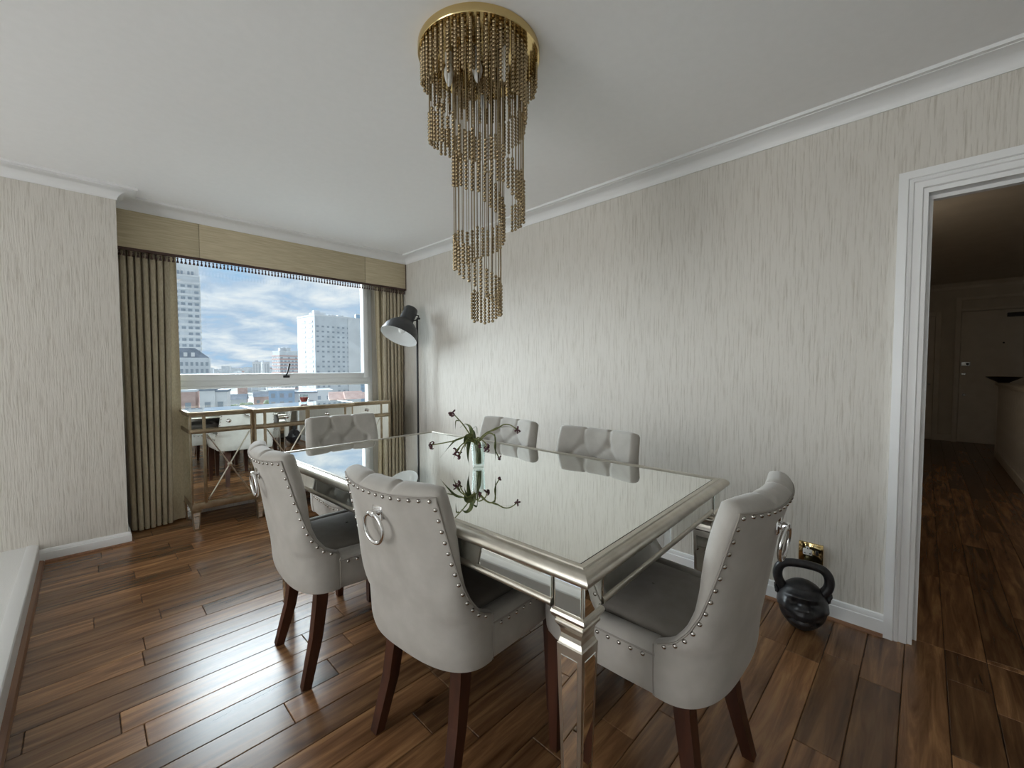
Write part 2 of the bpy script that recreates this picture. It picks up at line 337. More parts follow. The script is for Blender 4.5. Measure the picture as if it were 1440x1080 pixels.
# skirtings
sk = [(0.0, 0.0), (0.016, 0.0), (0.016, 0.058), (0.012, 0.062), (0.013, 0.066), (0.009, 0.078), (0.0, 0.080)]
skr = [(0.0, 0.0), (0.016, 0.0), (0.016, 0.068), (0.012, 0.072), (0.013, 0.076), (0.009, 0.092), (0.0, 0.095)]
struct(MB().sweep([(XS, YW), (XS, YS), (-0.226, YS)], sk).build('baseboard_left_return', M['white'], None, 30), 'white skirting board under the return wall')
struct(MB().sweep([(XR, DY1 + 0.08), (XR, YW)], skr).build('baseboard_right', M['white'], None, 30), 'white skirting board along the right wall')
bd = [(0.016, 0.0), (0.030, 0.0), (0.029, 0.006), (0.024, 0.011), (0.016, 0.013)]
struct(MB().sweep([(XS, YS + 0.1), (XS, YS), (-0.204, YS)], bd).build('trim_3', M['bead'], None, 30), 'wooden bead under the left skirting')
struct(MB().sweep([(XR, DY1 + 0.08), (XR, YW)], bd).build('trim_4', M['bead'], None, 30), 'wooden bead under the right skirting')
# doorway casing: profile swept up, over and down
def casing():
    d = empty('door_1'); struct(d, 'white moulded doorway casing opening to the dark hall')
    prof = [(0.0, 0.0), (0.0, 0.022), (0.030, 0.024), (0.034, 0.017), (0.038, 0.020), (0.046, 0.018), (0.050, 0.012), (0.074, 0.012), (0.080, 0.0)]   # (towards opening, proud of wall)
    mb = MB(); n = len(prof)
    ring = [(DY1 + 0.08, 0.0, (-1, 0)), (DY1 + 0.08, DZ + 0.085, (-1, -1)), (DY0 - 0.08, DZ + 0.085, (1, -1)), (DY0 - 0.08, 0.0, (1, 0))]
    for (y, z, k) in ring:
        for (o, p) in prof: mb.v.append((XR - p, y + k[0] * o, z + k[1] * o))
    for i in range(3):
        for k in range(n - 1): mb.f.append((i * n + k, i * n + k + 1, (i + 1) * n + k + 1, (i + 1) * n + k))
    mb.build('casing', M['white'], d, 30)
    MB().box2(XR - 0.004, XR + 0.125, DY1 - 0.012, DY1 + 0.010, 0, DZ + 0.01).box2(XR - 0.004, XR + 0.125, DY0 - 0.010, DY0 + 0.012, 0, DZ + 0.01).box2(XR - 0.0035, XR + 0.1245, DY0 + 0.012, DY1 - 0.012, DZ - 0.012, DZ + 0.009).build('lining', M['white'], d)
    MB().box2(XR + 0.05, XR + 0.085, DY1 - 0.026, DY1 - 0.0121, 0, DZ - 0.0121).box2(XR + 0.05, XR + 0.085, DY0 + 0.0121, DY0 + 0.026, 0, DZ - 0.0121).box2(XR + 0.051, XR + 0.084, DY0 + 0.026, DY1 - 0.026, DZ - 0.028, DZ - 0.0121).build('stop', M['white'], d)
casing()

# ---------------------------------------------------------------- windows
def win_frame(name, parent, x0, x1, z0, z1, w, y0, y1, m, ch=0.004):
    mb = MB().box2(x0, x0 + w, y0, y1, z0, z1, ch).box2(x1 - w, x1, y0, y1, z0, z1, ch).box2(x0 + w, x1 - w, y0, y1, z0, z0 + w, ch).box2(x0 + w, x1 - w, y0, y1, z1 - w, z1, ch)
    return mb.build(name, m, parent, 40)
wd = empty('window_1', (0, 0, 0)); struct(wd, 'wide white framed window with a large upper pane and a low lower pane')
win_frame('frame', wd, WX0, WX1, WZ0, WZ1, 0.05, YW - 0.005, YW + 0.07, M['upvc'])
MB().box2(WX0 + 0.05, WX1 - 0.05, YW - 0.005, YW + 0.07, 1.025, 1.085, 0.004).box2(WX0 + 0.02, WX1 - 0.02, YW - 0.018, YW + 0.0, 1.012, 1.034, 0.006).build('transom', M['upvc'], wd, 40)
sash = win_frame('sash', wd, WX0 + 0.045, WX1 - 0.045, 1.08, WZ1 - 0.045, 0.055, YW - 0.022, YW + 0.05, M['upvc'], 0.008)
MB().box2(WX0 + 0.1, WX1 - 0.1, YW + 0.012, YW + 0.018, 1.135, WZ1 - 0.1).build('pane', M['pane'], sash)
MB().box2(WX0 + 0.05, WX1 - 0.05, YW + 0.012, YW + 0.018, WZ0 + 0.05, 1.025).build('pane', M['pane'], wd)
hx = 1.295
hd = MB().box((hx, YW - 0.028, 1.105), (0.055, 0.012, 0.022), 0, 0.004).tube([(hx - 0.005, YW - 0.034, 1.112), (hx + 0.005, YW - 0.05, 1.15), (hx + 0.014, YW - 0.052, 1.19), (hx + 0.022, YW - 0.05, 1.222)], [0.008, 0.006, 0.008, 0.009], 8).build('handle', M['black'], sash, 50)
hd['label'] = 'small black window handle'
struct(MB().box2(WX0 - 0.02, WX1 + 0.02, YW - 0.06, YW + 0.02, WZ0 - 0.035, WZ0, 0.006).build('trim_5', M['white'], None, 40), 'white window sill')
def added_window(name, a, b, along):
    w = empty(name); struct(w, 'unseen living room window with white frame, added for the light')
    mb = MB()
    n = 3; z0, z1, t = (0.18 if along == 'y' else 0.65), 2.25, 0.05
    for i in range(n + 1):
        p = a + (b - a - t) * i / n
        mb.box2(XL - 0.08, XL - 0.03, p, p + t, z0, z1) if along == 'y' else mb.box2(p, p + t, YR - 0.08, YR - 0.03, z0, z1)
    for z in (z0, z1 - t):
        mb.box2(XL - 0.08, XL - 0.03, a, b, z, z + t) if along == 'y' else mb.box2(a, b, YR - 0.08, YR - 0.03, z, z + t)
    mb.build('frame', M['upvc'], w)
added_window('window_2', 0.0, 3.5, 'y')  # unseen window, added so the room gets light from the left

# ================================================================== DINING TABLE
TROT = R(2.6); TH = 0.77
tb = empty('dining_table', (1.143, 1.385, 0), TROT)
tag(tb, 'mirrored dining table with champagne silver moulding and tapered mirrored legs', 'table')
hx, hy = 0.455, 0.855
MB().box2(-hx + 0.004, hx - 0.004, -hy + 0.004, hy - 0.004, TH - 0.018, TH).build('mirror_top', M['mirror'], tb)
MB().box2(-hx - 0.006, hx + 0.006, -hy - 0.006, hy + 0.006, TH - 0.03, TH - 0.004).build('underlay', M['darkgap'], tb)
rect = [(-hx, -hy), (hx, -hy), (hx, hy), (-hx, hy)]
nose = [(0.0, -0.010), (0.0, 0.001), (0.004, 0.004), (0.016, 0.004), (0.018, 0.001), (0.021, 0.003), (0.027, 0.002), (0.034, -0.002), (0.040, -0.007), (0.044, -0.013), (0.044, -0.019), (0.040, -0.025), (0.032, -0.030), (0.022, -0.031), (0.022, -0.036), (-0.02, -0.036), (-0.02, -0.012)]
MB().sweep(rect, [(o, TH + z) for o, z in nose], True, -1).build('top_moulding', M['champagne'], tb, 35)
ax, ay = hx + 0.014, hy + 0.014          # apron face
LS = 0.0375
for (s, n_) in ((-1, 0), (1, 0), (0, -1), (0, 1)):
    if n_ == 0:
        f0, f1, q = -ay + 2 * LS + 0.004, ay - 2 * LS - 0.004, s * ax
        MB().box2(q - 0.018, q + 0.018, f0, f1, TH - 0.112, TH - 0.036).build('apron_board', M['champagne'], tb) if False else None
        a = MB().box((q - s * 0.010, 0, TH - 0.068), (0.016, f1 - f0, 0.064)).build('apron', M['champagne'], tb)
        MB().box((q - s * 0.001, 0, TH - 0.0665), (0.005, f1 - f0 - 0.004, 0.050), 0, 0.0018).build('mirror_panel', M['mirror'], a)
        MB().tube([(q - s * 0.002, f0, TH - 0.100), (q - s * 0.002, f1, TH - 0.100)], 0.0095, 12).build('lower_bead', M['champagne'], a, 50)
    else:
        f0, f1, q = -ax + 2 * LS + 0.004, ax - 2 * LS - 0.004, n_ * ay
        a = MB().box((0, q - n_ * 0.010, TH - 0.068), (f1 - f0, 0.016, 0.064)).build('apron', M['champagne'], tb)
        MB().box((0, q - n_ * 0.001, TH - 0.0665), (f1 - f0 - 0.004, 0.005, 0.050), 0, 0.0018).build('mirror_panel', M['mirror'], a)
        MB().tube([(f0, q - n_ * 0.002, TH - 0.100), (f1, q - n_ * 0.002, TH - 0.100)], 0.0095, 12).build('lower_bead', M['champagne'], a, 50)
for sx in (-1, 1):
    for sy in (-1, 1):
        c = (sx * (ax - LS + 0.003), sy * (ay - LS + 0.003), 0)
        lg = MB().sqlathe([(0.008, 0.0), (0.0155, 0.0), (0.017, 0.012), (0.0325, TH - 0.192), (0.0325, TH - 0.186), (0.030, TH - 0.183), (0.027, TH - 0.173), (0.0262, TH - 0.163), (0.028, TH - 0.152), (0.033, TH - 0.143), (0.036, TH - 0.140), (0.036, TH - 0.135), (0.034, TH - 0.132), (0.038, TH - 0.126), (0.0415, TH - 0.122), (0.0435, TH - 0.115), (0.0415, TH - 0.109), (0.037, TH - 0.106), (0.036, TH - 0.034)], c).build('leg', M['champagne'], tb)
        for (dx, dy) in ((1, 0), (-1, 0), (0, 1), (0, -1)):
            # mirrored block facets and tapering mirrored panels
            t = Vector((-dy, dx, 0)); n_ = Vector((dx, dy, 0)); C = Vector(c)
            MB().box(tuple(C + n_ * 0.0375 + Vector((0, 0, TH - 0.0705))), (0.005 if dx else 0.068, 0.005 if dy else 0.068, 0.066), 0, 0.0018).build('block_mirror', M['mirror'], lg)
            def P(u, z, o): h = 0.0170 + (0.0325 - 0.0170) * (z - 0.012) / (TH - 0.192 - 0.012); return tuple(C + n_ * (h + o) + t * (u * h) + Vector((0, 0, z)))
            za, zb = 0.06, TH - 0.205
            MB().add([P(-0.72, za, -0.003), P(0.72, za, -0.003), P(0.72, zb, -0.003), P(-0.72, zb, -0.003), P(-0.66, za + 0.003, 0.0012), P(0.66, za + 0.003, 0.0012), P(0.66, zb - 0.003, 0.0012), P(-0.66, zb - 0.003, 0.0012)],
                     [(4, 5, 6, 7), (0, 1, 5, 4), (1, 2, 6, 5), (2, 3, 7, 6), (3, 0, 4, 7)]).build('leg_mirror', M['mirror'], lg)

# ================================================================== DINING CHAIRS
def lerp(a, b, t): return a + (b - a) * t
EDGE = [(-0.126, 0.500, 0.240), (-0.150, 0.508, 0.240), (-0.180, 0.528, 0.238), (-0.208, 0.562, 0.235), (-0.233, 0.610, 0.231), (-0.254, 0.675, 0.226), (-0.273, 0.742, 0.221), (-0.289, 0.804, 0.216), (-0.305, 0.862, 0.212)]
ZB = 0.36
def edge_at(z):
    if z <= EDGE[0][1]: return EDGE[0][0], EDGE[0][2]
    for a, b in zip(EDGE, EDGE[1:]):
        if z <= b[1]:
            t = (z - a[1]) / (b[1] - a[1]); return lerp(a[0], b[0], t), lerp(a[2], b[2], t)
    return EDGE[-1][0], EDGE[-1][2]
def outer(u, v):
    """u in [-1,1] across the back, v in [0,1] from the bottom to the upper edge"""
    ztop = 0.866 - 0.012 * (1 - u * u)
    z = ZB + (ztop - ZB) * v
    ye, xe = edge_at(z)
    q = max(0.0, min(1.0, (z - ZB) / 0.53))
    yc = -0.268 - 0.022 * q - 0.070 * q ** 2.2
    a = u * math.pi / 2
    n = 2.7
    sx = math.copysign(abs(math.sin(a)) ** (2 / n), a) if u else 0.0; cy = max(0.0, math.cos(a)) ** (2 / n)
    x1, y1 = xe * sx, ye + (yc - ye) * cy
    x2, y2 = xe * u, ye + (yc - ye) * (1 - abs(u) ** 2.3)
    w = max(0.0, min(1.0, (z - 0.52) / 0.30)); w = w * w * (3 - 2 * w)
    x, y = lerp(x1, x2, w), lerp(y1, y2, w)
    # the shell tucks in under the seat
    k = max(0.0, (0.42 - z) / 0.06); x *= 1 - 0.02 * k * k; y = y + 0.012 * k * k * cy
    return Vector((x, y, z))
def outer_n(u, v):
    e = 0.01
    du = outer(min(1, u + e), v) - outer(max(-1, u - e), v); dv = outer(u, min(1, v + e)) - outer(u, max(0, v - e))
    n = dv.cross(du)
    if n.length < 1e-9: return Vector((0, -1, 0))
    n.normalize()
    return n if n.y < 0 or abs(n.y) < 0.2 and n.x * u > 0 else (-n if n.y > 0 and n.x * u <= 0 or n.y > 0.2 else n)
BUT = [(-0.072, 0.815), (0.072, 0.815), (0.0, 0.735), (-0.144, 0.735), (0.144, 0.735), (-0.072, 0.655), (0.072, 0.655), (0.0, 0.58), (-0.14, 0.58), (0.14, 0.58)]
PLT = []
for (bx, bz) in BUT:
    for (cx_, cz_) in BUT:
        if cz_ < bz - 0.01 and abs(cx_ - bx) < 0.09 and bz - cz_ < 0.1: PLT.append((bx, bz, cx_, cz_))
for s in (-1, 1): PLT.append((s * 0.072, 0.815, s * 0.072, 0.95))
def tuft(x, z):
    d = 0.0
    for (bx, bz) in BUT: d += 0.014 * math.exp(-((x - bx) ** 2 + (z - bz) ** 2) / 0.017 ** 2)
    best = 9
    for (x0, z0, x1, z1) in PLT:
        vx, vz = x1 - x0, z1 - z0; t = max(0, min(1, ((x - x0) * vx + (z - z0) * vz) / (vx * vx + vz * vz)))
        best = min(best, (x - x0 - t * vx) ** 2 + (z - z0 - t * vz) ** 2)
    return d + 0.006 * math.exp(-best / 0.0085 ** 2)
def make_chair():
    root = empty('dining_chair')
    NU, NV, T = 57, 40, 0.052
    us = [-1 + 2 * i / (NU - 1) for i in range(NU)]; us = [math.copysign(abs(u) ** 0.92, u) for u in us]
    vs = [j / (NV - 1) for j in range(NV)]
    # outward normals from the horizontal tangent, tilted with the lean
    def nrm(u, v):
        e = 0.012
        a, b = outer(max(-1, u - e), v), outer(min(1, u + e), v); t = b - a; n = Vector((t.y, -t.x, 0))
        if n.length < 1e-9: n = Vector((math.copysign(1, u), 0, 0))
        n.normalize()
        dv = (outer(u, min(1, v + .03)) - outer(u, max(0, v - .03))).normalized()
        n = (n - dv * n.dot(dv)).normalized()
        return n
    def thick(u, v):                                  # thinner towards the arm ends
        z = outer(u, v).z; return T * (0.62 + 0.38 * max(0, min(1, (z - 0.50) / 0.12)))
    out = [[outer(u, v) for u in us] for v in vs]
    nn = [[nrm(u, v) for u in us] for v in vs]
    inn = []
    for j, v in enumerate(vs):
        row = []
        for i, u in enumerate(us):
            p = out[j][i] - nn[j][i] * thick(u, v)
            puff = 0.014 * max(0, 1 - abs(u) ** 4) * max(0, min(1, (p.z - 0.5) / 0.1))
            p = p - nn[j][i] * puff
            if p.z > 0.5: p = p + nn[j][i] * tuft(p.x, p.z)
            row.append(p)
        inn.append(row)
    # rounded rim linking outer and inner skins around sides and top
    mb = MB(); mb.grid(out); mb.grid(inn)
    rim = [(j, 0) for j in range(NV)] + [(NV - 1, i) for i in range(1, NU)] + [(j, NU - 1) for j in range(NV - 2, -1, -1)]
    K = 6; rows = []
    for (j, i) in rim:
        a, b = out[j][i], inn[j][i]; c = (a + b) / 2; h = (a - b) / 2
        if j == NV - 1 and 0 < i < NU - 1: d = (out[j][i] - out[j - 1][i]).normalized()
        elif j == NV - 1: d = ((out[j][i] - out[j - 1][i]).normalized() + (out[j][i] - out[j][1 if i == 0 else NU - 2]).normalized()).normalized()
        else: d = (out[j][i] - out[j][1 if i == 0 else NU - 2]).normalized(); d = Vector((d.x, d.y, 0)) if False else d
        d = (d - h.normalized() * d.dot(h.normalized())).normalized()
        bul = h.length * 0.62
        if j == NV - 1: bul -= 0.010 * sum(math.exp(-((a.x - s * 0.072) / 0.008) ** 2) for s in (-1, 1))
        rows.append([c + h * math.cos(math.pi * k / K) + d * bul * math.sin(math.pi * k / K) for k in range(K + 1)])
    mb.grid(rows)
    # underside closing strip
    mb.grid([out[0], inn[0]])
    bmt = mb
    back = bmt.build('backrest', M['velvet'], root, 55)
    bm = bmesh.new(); bm.from_mesh(back.data); bmesh.ops.remove_doubles(bm, verts=bm.verts, dist=0.0004); bmesh.ops.recalc_face_normals(bm, faces=bm.faces); bm.to_mesh(back.data); bm.free()
    back.data.shade_smooth(); back.data.set_sharp_from_angle(angle=R(60))
    # buttons
    mb = MB()
    # seat rail: skirt around sides and front with a soft rolled border
    plan = [(0.240, -0.126), (0.246, -0.04), (0.250, 0.06), (0.252, 0.15), (0.250, 0.195), (0.240, 0.228), (0.222, 0.250), (0.195, 0.262), (0.14, 0.270), (0.07, 0.274), (0.0, 0.275)]
    plan = plan + [(-x, y) for x, y in plan[-2::-1]]
    prof = [(0.028, ZB + 0.001), (0.012, ZB), (0.004, ZB + 0.012), (0.0, ZB + 0.05), (0.0, 0.462), (-0.002, 0.470), (0.001, 0.480), (0.010, 0.492), (0.024, 0.499), (0.040, 0.499), (0.052, 0.493), (0.056, 0.482), (0.056, ZB + 0.02)]
    rail = MB().sweep(plan, prof, False, 1).build('seat_rail', M['velvet'], root, 50)
    MB().tube([(x * 1.003, y + (0.0015 if y > .2 else 0), 0.4705) for x, y in plan], 0.003, 6).build('piping', M['piping'], rail, 60)
    # cushion
    n = 18; rows = []
    pl = [(x * 0.775, (y - 0.03) * 0.80 + 0.018) for x, y in plan] + [(-0.19, -0.17), (-0.14, -0.20), (-0.07, -0.213), (0, -0.216), (0.07, -0.213), (0.14, -0.20), (0.19, -0.17)]
    for (k, z) in ((1.0, 0.42), (1.0, 0.478), (0.985, 0.489), (0.95, 0.497), (0.85, 0.505), (0.65, 0.512), (0.4, 0.516), (0.15, 0.518), (0.02, 0.518)):
        rows.append([(x * k, 0.0 + (y - 0.0) * k, z) for x, y in pl])
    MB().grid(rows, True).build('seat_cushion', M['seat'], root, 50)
    # nailheads along the outer edge of the back and the rail
    pts = []
    def inset(j, i):
        return out[j][i], nn[j][i]
    line = []
    ii = 3
    for j in range(11, NV - 1): line.append((out[j][ii] + (out[j][0] - out[j][ii]) * 0.55, nn[j][ii]))
    jj = NV - 1
    for i in range(ii, NU - ii): line.append((out[jj][i] + (out[jj - 1][i] - out[jj][i]) * 0.65, nn[jj][i]))
    for j in range(NV - 2, 10, -1): line.append((out[j][NU - 1 - ii] + (out[j][NU - 1] - out[j][NU - 1 - ii]) * 0.55, nn[j][NU - 1 - ii]))
    rl = [(Vector((x, y, 0.460)), None) for x, y in plan]
    def walk(ln, step):
        acc = 0.0; res = [ln[0]]
        for a, b in zip(ln, ln[1:]):
            d = (b[0] - a[0]).length; t = step - acc
            while t <= d:
                k = t / d; res.append((a[0].lerp(b[0], k), (a[1].lerp(b[1], k).normalized() if a[1] else (lambda e: Vector((e.y, -e.x, 0)))((b[0] - a[0]).normalized())))); t += step
            acc = (acc + d) % step
        return res
    stud = MB()
    for p, n_ in walk(line, 0.031): stud.lathe([(0.0064, -0.001), (0.0061, 0.0016), (0.0046, 0.0037), (0.0024, 0.0048), (0.0, 0.0051)], p, 8, n_)
    for p, n_ in walk(rl, 0.033)[1:]: stud.lathe([(0.0064, -0.001), (0.0061, 0.0016), (0.0046, 0.0037), (0.0024, 0.0048), (0.0, 0.0051)], p, 8, -n_ if n_.dot(Vector((p.x, p.y, 0))) < 0 else n_)
    st = stud.build('nailhead_studs', M['nail'], root, 60); st['kind'] = 'stuff'; st['label'] = 'row of pewter nailhead studs'
    pip = []
    for j in range(11, NV): pip.append(out[j][0] + nn[j][0] * 0.001)
    for i in range(1, NU): pip.append(out[NV - 1][i] + nn[NV - 1][i] * 0.001)
    for j in range(NV - 2, 10, -1): pip.append(out[j][NU - 1] + nn[j][NU - 1] * 0.001)
    MB().tube(pip, 0.0026, 6).build('piping', M['piping'], back, 60)
    # seams below the arm ends
    for s in (-1, 1): MB().tube([(s * 0.2405, -0.122, 0.498), (s * 0.2408, -0.122, 0.42), (s * 0.237, -0.122, ZB + 0.004)], 0.0014, 5).build('seam', M['piping'], back)
    # ring knocker
    c = outer(0, (0.795 - ZB) / 0.50); n_ = nrm(0, (0.795 - ZB) / 0.50)
    pl_ = MB().box((0, c.y - 0.002, 0.795), (0.044, 0.007, 0.046), 0, 0.002).build('ring_plate', M['chrome'], root, 40)
    MB().box((0, c.y - 0.014, 0.792), (0.022, 0.024, 0.016), 0, 0.003).build('ring_bracket', M['chrome'], pl_, 40)
    rr = 0.042
    MB().tube([(rr * math.sin(a), c.y - 0.020 + 0.010 * (1 - math.cos(a)) * 0.45, 0.750 + rr * math.cos(a)) for a in [2 * math.pi * i / 40 for i in range(40)]], 0.0052, 10, False, True).build('pull_ring', M['chrome'], pl_, 60)
    # legs
    for s in (-1, 1):
        MB().tube([(s * 0.150, -0.160, 0.40), (s * 0.153, -0.168, 0.30), (s * 0.159, -0.188, 0.17), (s * 0.173, -0.232, 0.0)], [0.031, 0.030, 0.027, 0.022], 4, True, False, True).build('leg', M['mahogany'], root)
        MB().tube([(s * 0.215, 0.205, 0.39), (s * 0.220, 0.205, 0.2), (s * 0.225, 0.203, 0.0)], [0.031, 0.027, 0.020], 4, True, False, True).build('leg', M['mahogany'], root)
    return root
chair = make_chair()
CH = [((0.778, 1.770), -92.0, 'upholstered chair seen from behind, at the left side of the table nearer the sideboard'),
      ((0.885, 1.097), -84.4, 'upholstered chair in the centre foreground, its back with chrome ring towards the viewer'),
      ((1.220, 0.584), -1.0, 'upholstered chair at the near end of the table, in front of the black kettlebell'),
      ((1.130, 2.349), 178.6, 'buttoned upholstered chair at the window end of the table, before the sideboard'),
      ((1.468, 1.751), 89.7, 'buttoned upholstered chair on the wall side of the table, behind the wilted flowers'),
      ((1.472, 1.132), 92.0, 'buttoned upholstered chair on the wall side of the table, right of the flowers')]
for k, (p, a, lab) in enumerate(CH):
    o = chair if k == 0 else copy_tree(chair)
    o.location = (p[0], p[1], 0); o.rotation_euler = (0, 0, R(a)); tag(o, lab, 'chair', 'dining chairs round the mirrored table')

# ================================================================== SIDEBOARD
def sideboard():
    root = empty('sideboard', (1.30, 3.9, 0)); tag(root, 'mirrored breakfront sideboard with gilt frame under the window', 'sideboard')
    ox, oy = 1.30, 3.9
    def B(x0, x1, y0, y1, z0, z1, ch=0.0): return MB().box2(x0 - ox, x1 - ox, y0 - oy, y1 - oy, z0, z1, ch)
    YB = 4.10
    secs = [(0.515, 0.915, 3.745, [(0.60, 0.905)], 'L'), (0.915, 1.70, 3.70, [(0.985, 1.30), (1.315, 1.63)], 'C'), (1.70, 2.09, 3.745, [(1.71, 2.005)], 'R')]
    mb = MB()
    for (x0, x1, yf, doors, k) in secs:
        b = B(x0, x1, yf + 0.014, YB, 0.150, 0.845).build('body', M['gilt'], root)
        # frame rails
        fr = B(x0, x1, yf, yf + 0.016, 0.150, 0.198, 0.002); fr.box2(x0 - ox, x1 - ox, yf - 0.006 - oy, yf + 0.016 - oy, 0.712, 0.738, 0.005); fr.box2(x0 - ox, x1 - ox, yf - oy, yf + 0.016 - oy, 0.833, 0.846, 0.002)
        es = sorted({x0, x1} | {d for dd in doors for d in dd})
        st = []
        for e in es:
            w = 0.008
            fr.box2(max(x0, e - w) - ox, min(x1, e + w) - ox, yf - 0.002 - oy, yf + 0.016 - oy, 0.19, 0.84, 0.001)
        fr.build('face_frame', M['gilt'], root, 40)
        for a, c in zip(es, es[1:]):
            if c - a < 0.03: continue
            isd = any(abs(a - d[0]) < 1e-6 and abs(c - d[1]) < 1e-6 for d in doors)
            dr = B(a + 0.009, c - 0.009, yf + 0.004, yf + 0.016, 0.742, 0.831, 0.002).build('drawer' if isd else 'side_mirror', M['mirror'], root)
            dd = B(a + 0.009, c - 0.009, yf + 0.004, yf + 0.016, 0.202, 0.709, 0.002).build('door' if isd else 'side_mirror', M['mirror'], root)
            if isd:
                m = (a + c) / 2
                MB().lathe([(0.006, 0), (0.005, 0.010), (0.012, 0.016), (0.014, 0.022), (0.010, 0.029), (0.0, 0.031)], (m - ox, yf + 0.004 - oy, 0.787), 12, (0, -1, 0)).build('knob', M['crystal'], dr, 50)
                for s in (-1, 1):
                    p0 = Vector((m - ox - s * ((c - a) / 2 - 0.016), yf + 0.001 - oy, 0.215)); p1 = Vector((m - ox + s * ((c - a) / 2 - 0.016), yf + 0.001 - oy, 0.698))
                    MB().tube([p0, p1], 0.0045, 6).build('cross_bar', M['champagne'], dd, 60)
                MB().lathe([(0.016, 0), (0.015, 0.006), (0.006, 0.011), (0, 0.012)], (m - ox, yf + 0.001 - oy, 0.4565), 14, (0, -1, 0)).build('cross_boss', M['champagne'], dd, 50)
        # top: gilt edged slab with mirrored surface
        tx0, tx1 = (x0 - 0.014 if k == 'L' else x0 - (0.012 if k == 'C' else -0.012)), (x1 + 0.010 if k == 'R' else x1 + (0.012 if k == 'C' else -0.012))
        tp = B(tx0, tx1, yf - 0.016, YB, 0.846, 0.866, 0.004).build('top', M['gilt'], root, 40)
        B(tx0 + 0.012, tx1 - 0.012, yf - 0.002, YB - 0.012, 0.862, 0.869, 0.001).build('top_mirror', M['mirror'], tp)
    for s, x in ((-1, 0.515), (1, 2.09)):
        for (z0, z1) in ((0.742, 0.831), (0.202, 0.709)):
            B(min(x, x + s * 0.003), max(x, x + s * 0.003), 3.765, YB - 0.02, z0, z1).build('end_mirror', M['mirror'], root)
        e = B(min(x, x + s * 0.006), max(x, x + s * 0.006), 3.745, YB, 0.712, 0.738).build('end_rail', M['gilt'], root)
    for (x, y) in ((0.540, 3.770), (0.94, 3.725), (1.675, 3.725), (2.065, 3.770), (0.540, 4.07), (2.065, 4.07)):
        MB().sqlathe([(0.016, 0.0), (0.017, 0.004), (0.027, 0.140), (0.030, 0.142), (0.030, 0.152)], (x - ox, y - oy, 0)).build('foot', M['gilt'], root)
        MB().add([(x - ox - 0.012, y - oy - 0.0195, 0.012), (x - ox + 0.012, y - oy - 0.0195, 0.012), (x - ox + 0.020, y - oy - 0.0275, 0.132), (x - ox - 0.020, y - oy - 0.0275, 0.132),
                  (x - ox - 0.012, y - oy - 0.0165, 0.012), (x - ox + 0.012, y - oy - 0.0165, 0.012), (x - ox + 0.020, y - oy - 0.0245, 0.132), (x - ox - 0.020, y - oy - 0.0245, 0.132)],
                 [(0, 1, 2, 3), (4, 7, 6, 5), (0, 4, 5, 1), (1, 5, 6, 2), (2, 6, 7, 3), (3, 7, 4, 0)]).build('foot_mirror', M['mirror'], root)
sideboard()
# red candle in a glass
cg = empty('candle_glass', (1.372, 3.97, 0.869)); tag(cg, 'small clear glass holding red wax on the sideboard', 'candle')
MB().lathe([(0.0, 0.0), (0.024, 0.0), (0.028, 0.004), (0.036, 0.03), (0.038, 0.06), (0.036, 0.078), (0.034, 0.078), (0.0355, 0.06), (0.033, 0.03), (0.024, 0.012), (0.0, 0.012)], (0, 0, 0), 24).build('glass', M['thinglass'], cg, 50)
MB().lathe([(0.0, 0.0125), (0.0235, 0.0125), (0.0325, 0.031), (0.0343, 0.055), (0.0, 0.055)], (0, 0, 0), 24).build('wax', M['red'], cg, 40)

# ================================================================== PELMET, CURTAINS
pm = empty('pelmet', (1.31, YP, 2.0)); tag(pm, 'sand silk pelmet with brown tasselled braid above the window', 'pelmet')
PX0, PX1 = XS + 0.004, XR - 0.004
for a, b in ((PX0, 0.645), (0.645, 1.985), (1.985, PX1)):
    MB().box2(a + 0.0012 - 1.31, b - 0.0012 - 1.31, 0.0, 0.012, 0.022, 0.33, 0.003).build('panel', M['pelmet'], pm, 40)
MB().box2(PX0 - 1.31, PX1 - 1.31, 0.006, 0.19, 0.30, 0.32).box2(PX0 - 1.31, PX1 - 1.31, 0.008, 0.016, 0.022, 0.30).build('backing_board', M['seam'], pm)
MB().box2(PX0 - 1.31, PX1 - 1.31, -0.005, 0.013, 0.010, 0.030, 0.004).build('braid', M['braid'], pm, 40)
MB().box2(PX1 - 1.31 - 0.003, PX1 - 1.31 + 0.003, -0.006, 0.0, 0.01, 0.285, 0.001).build('side_braid', M['braid'], pm)
tme = MB().lathe([(0.0015, 0.0), (0.0015, -0.006), (0.006, -0.008), (0.0065, -0.012), (0.003, -0.017), (0.0035, -0.021), (0.0092, -0.041), (0.008, -0.042), (0.0, -0.042)], (0, 0, 0), 7).mesh('tassel', M['braid'], 50)
nt_ = int((PX1 - PX0) / 0.0245)
for i in range(nt_):
    obj('tassel', tme, pm, (PX0 + 0.0245 * (i + 0.5) - 1.31 + rnd.uniform(-.001, .001), 0.004, 0.012))
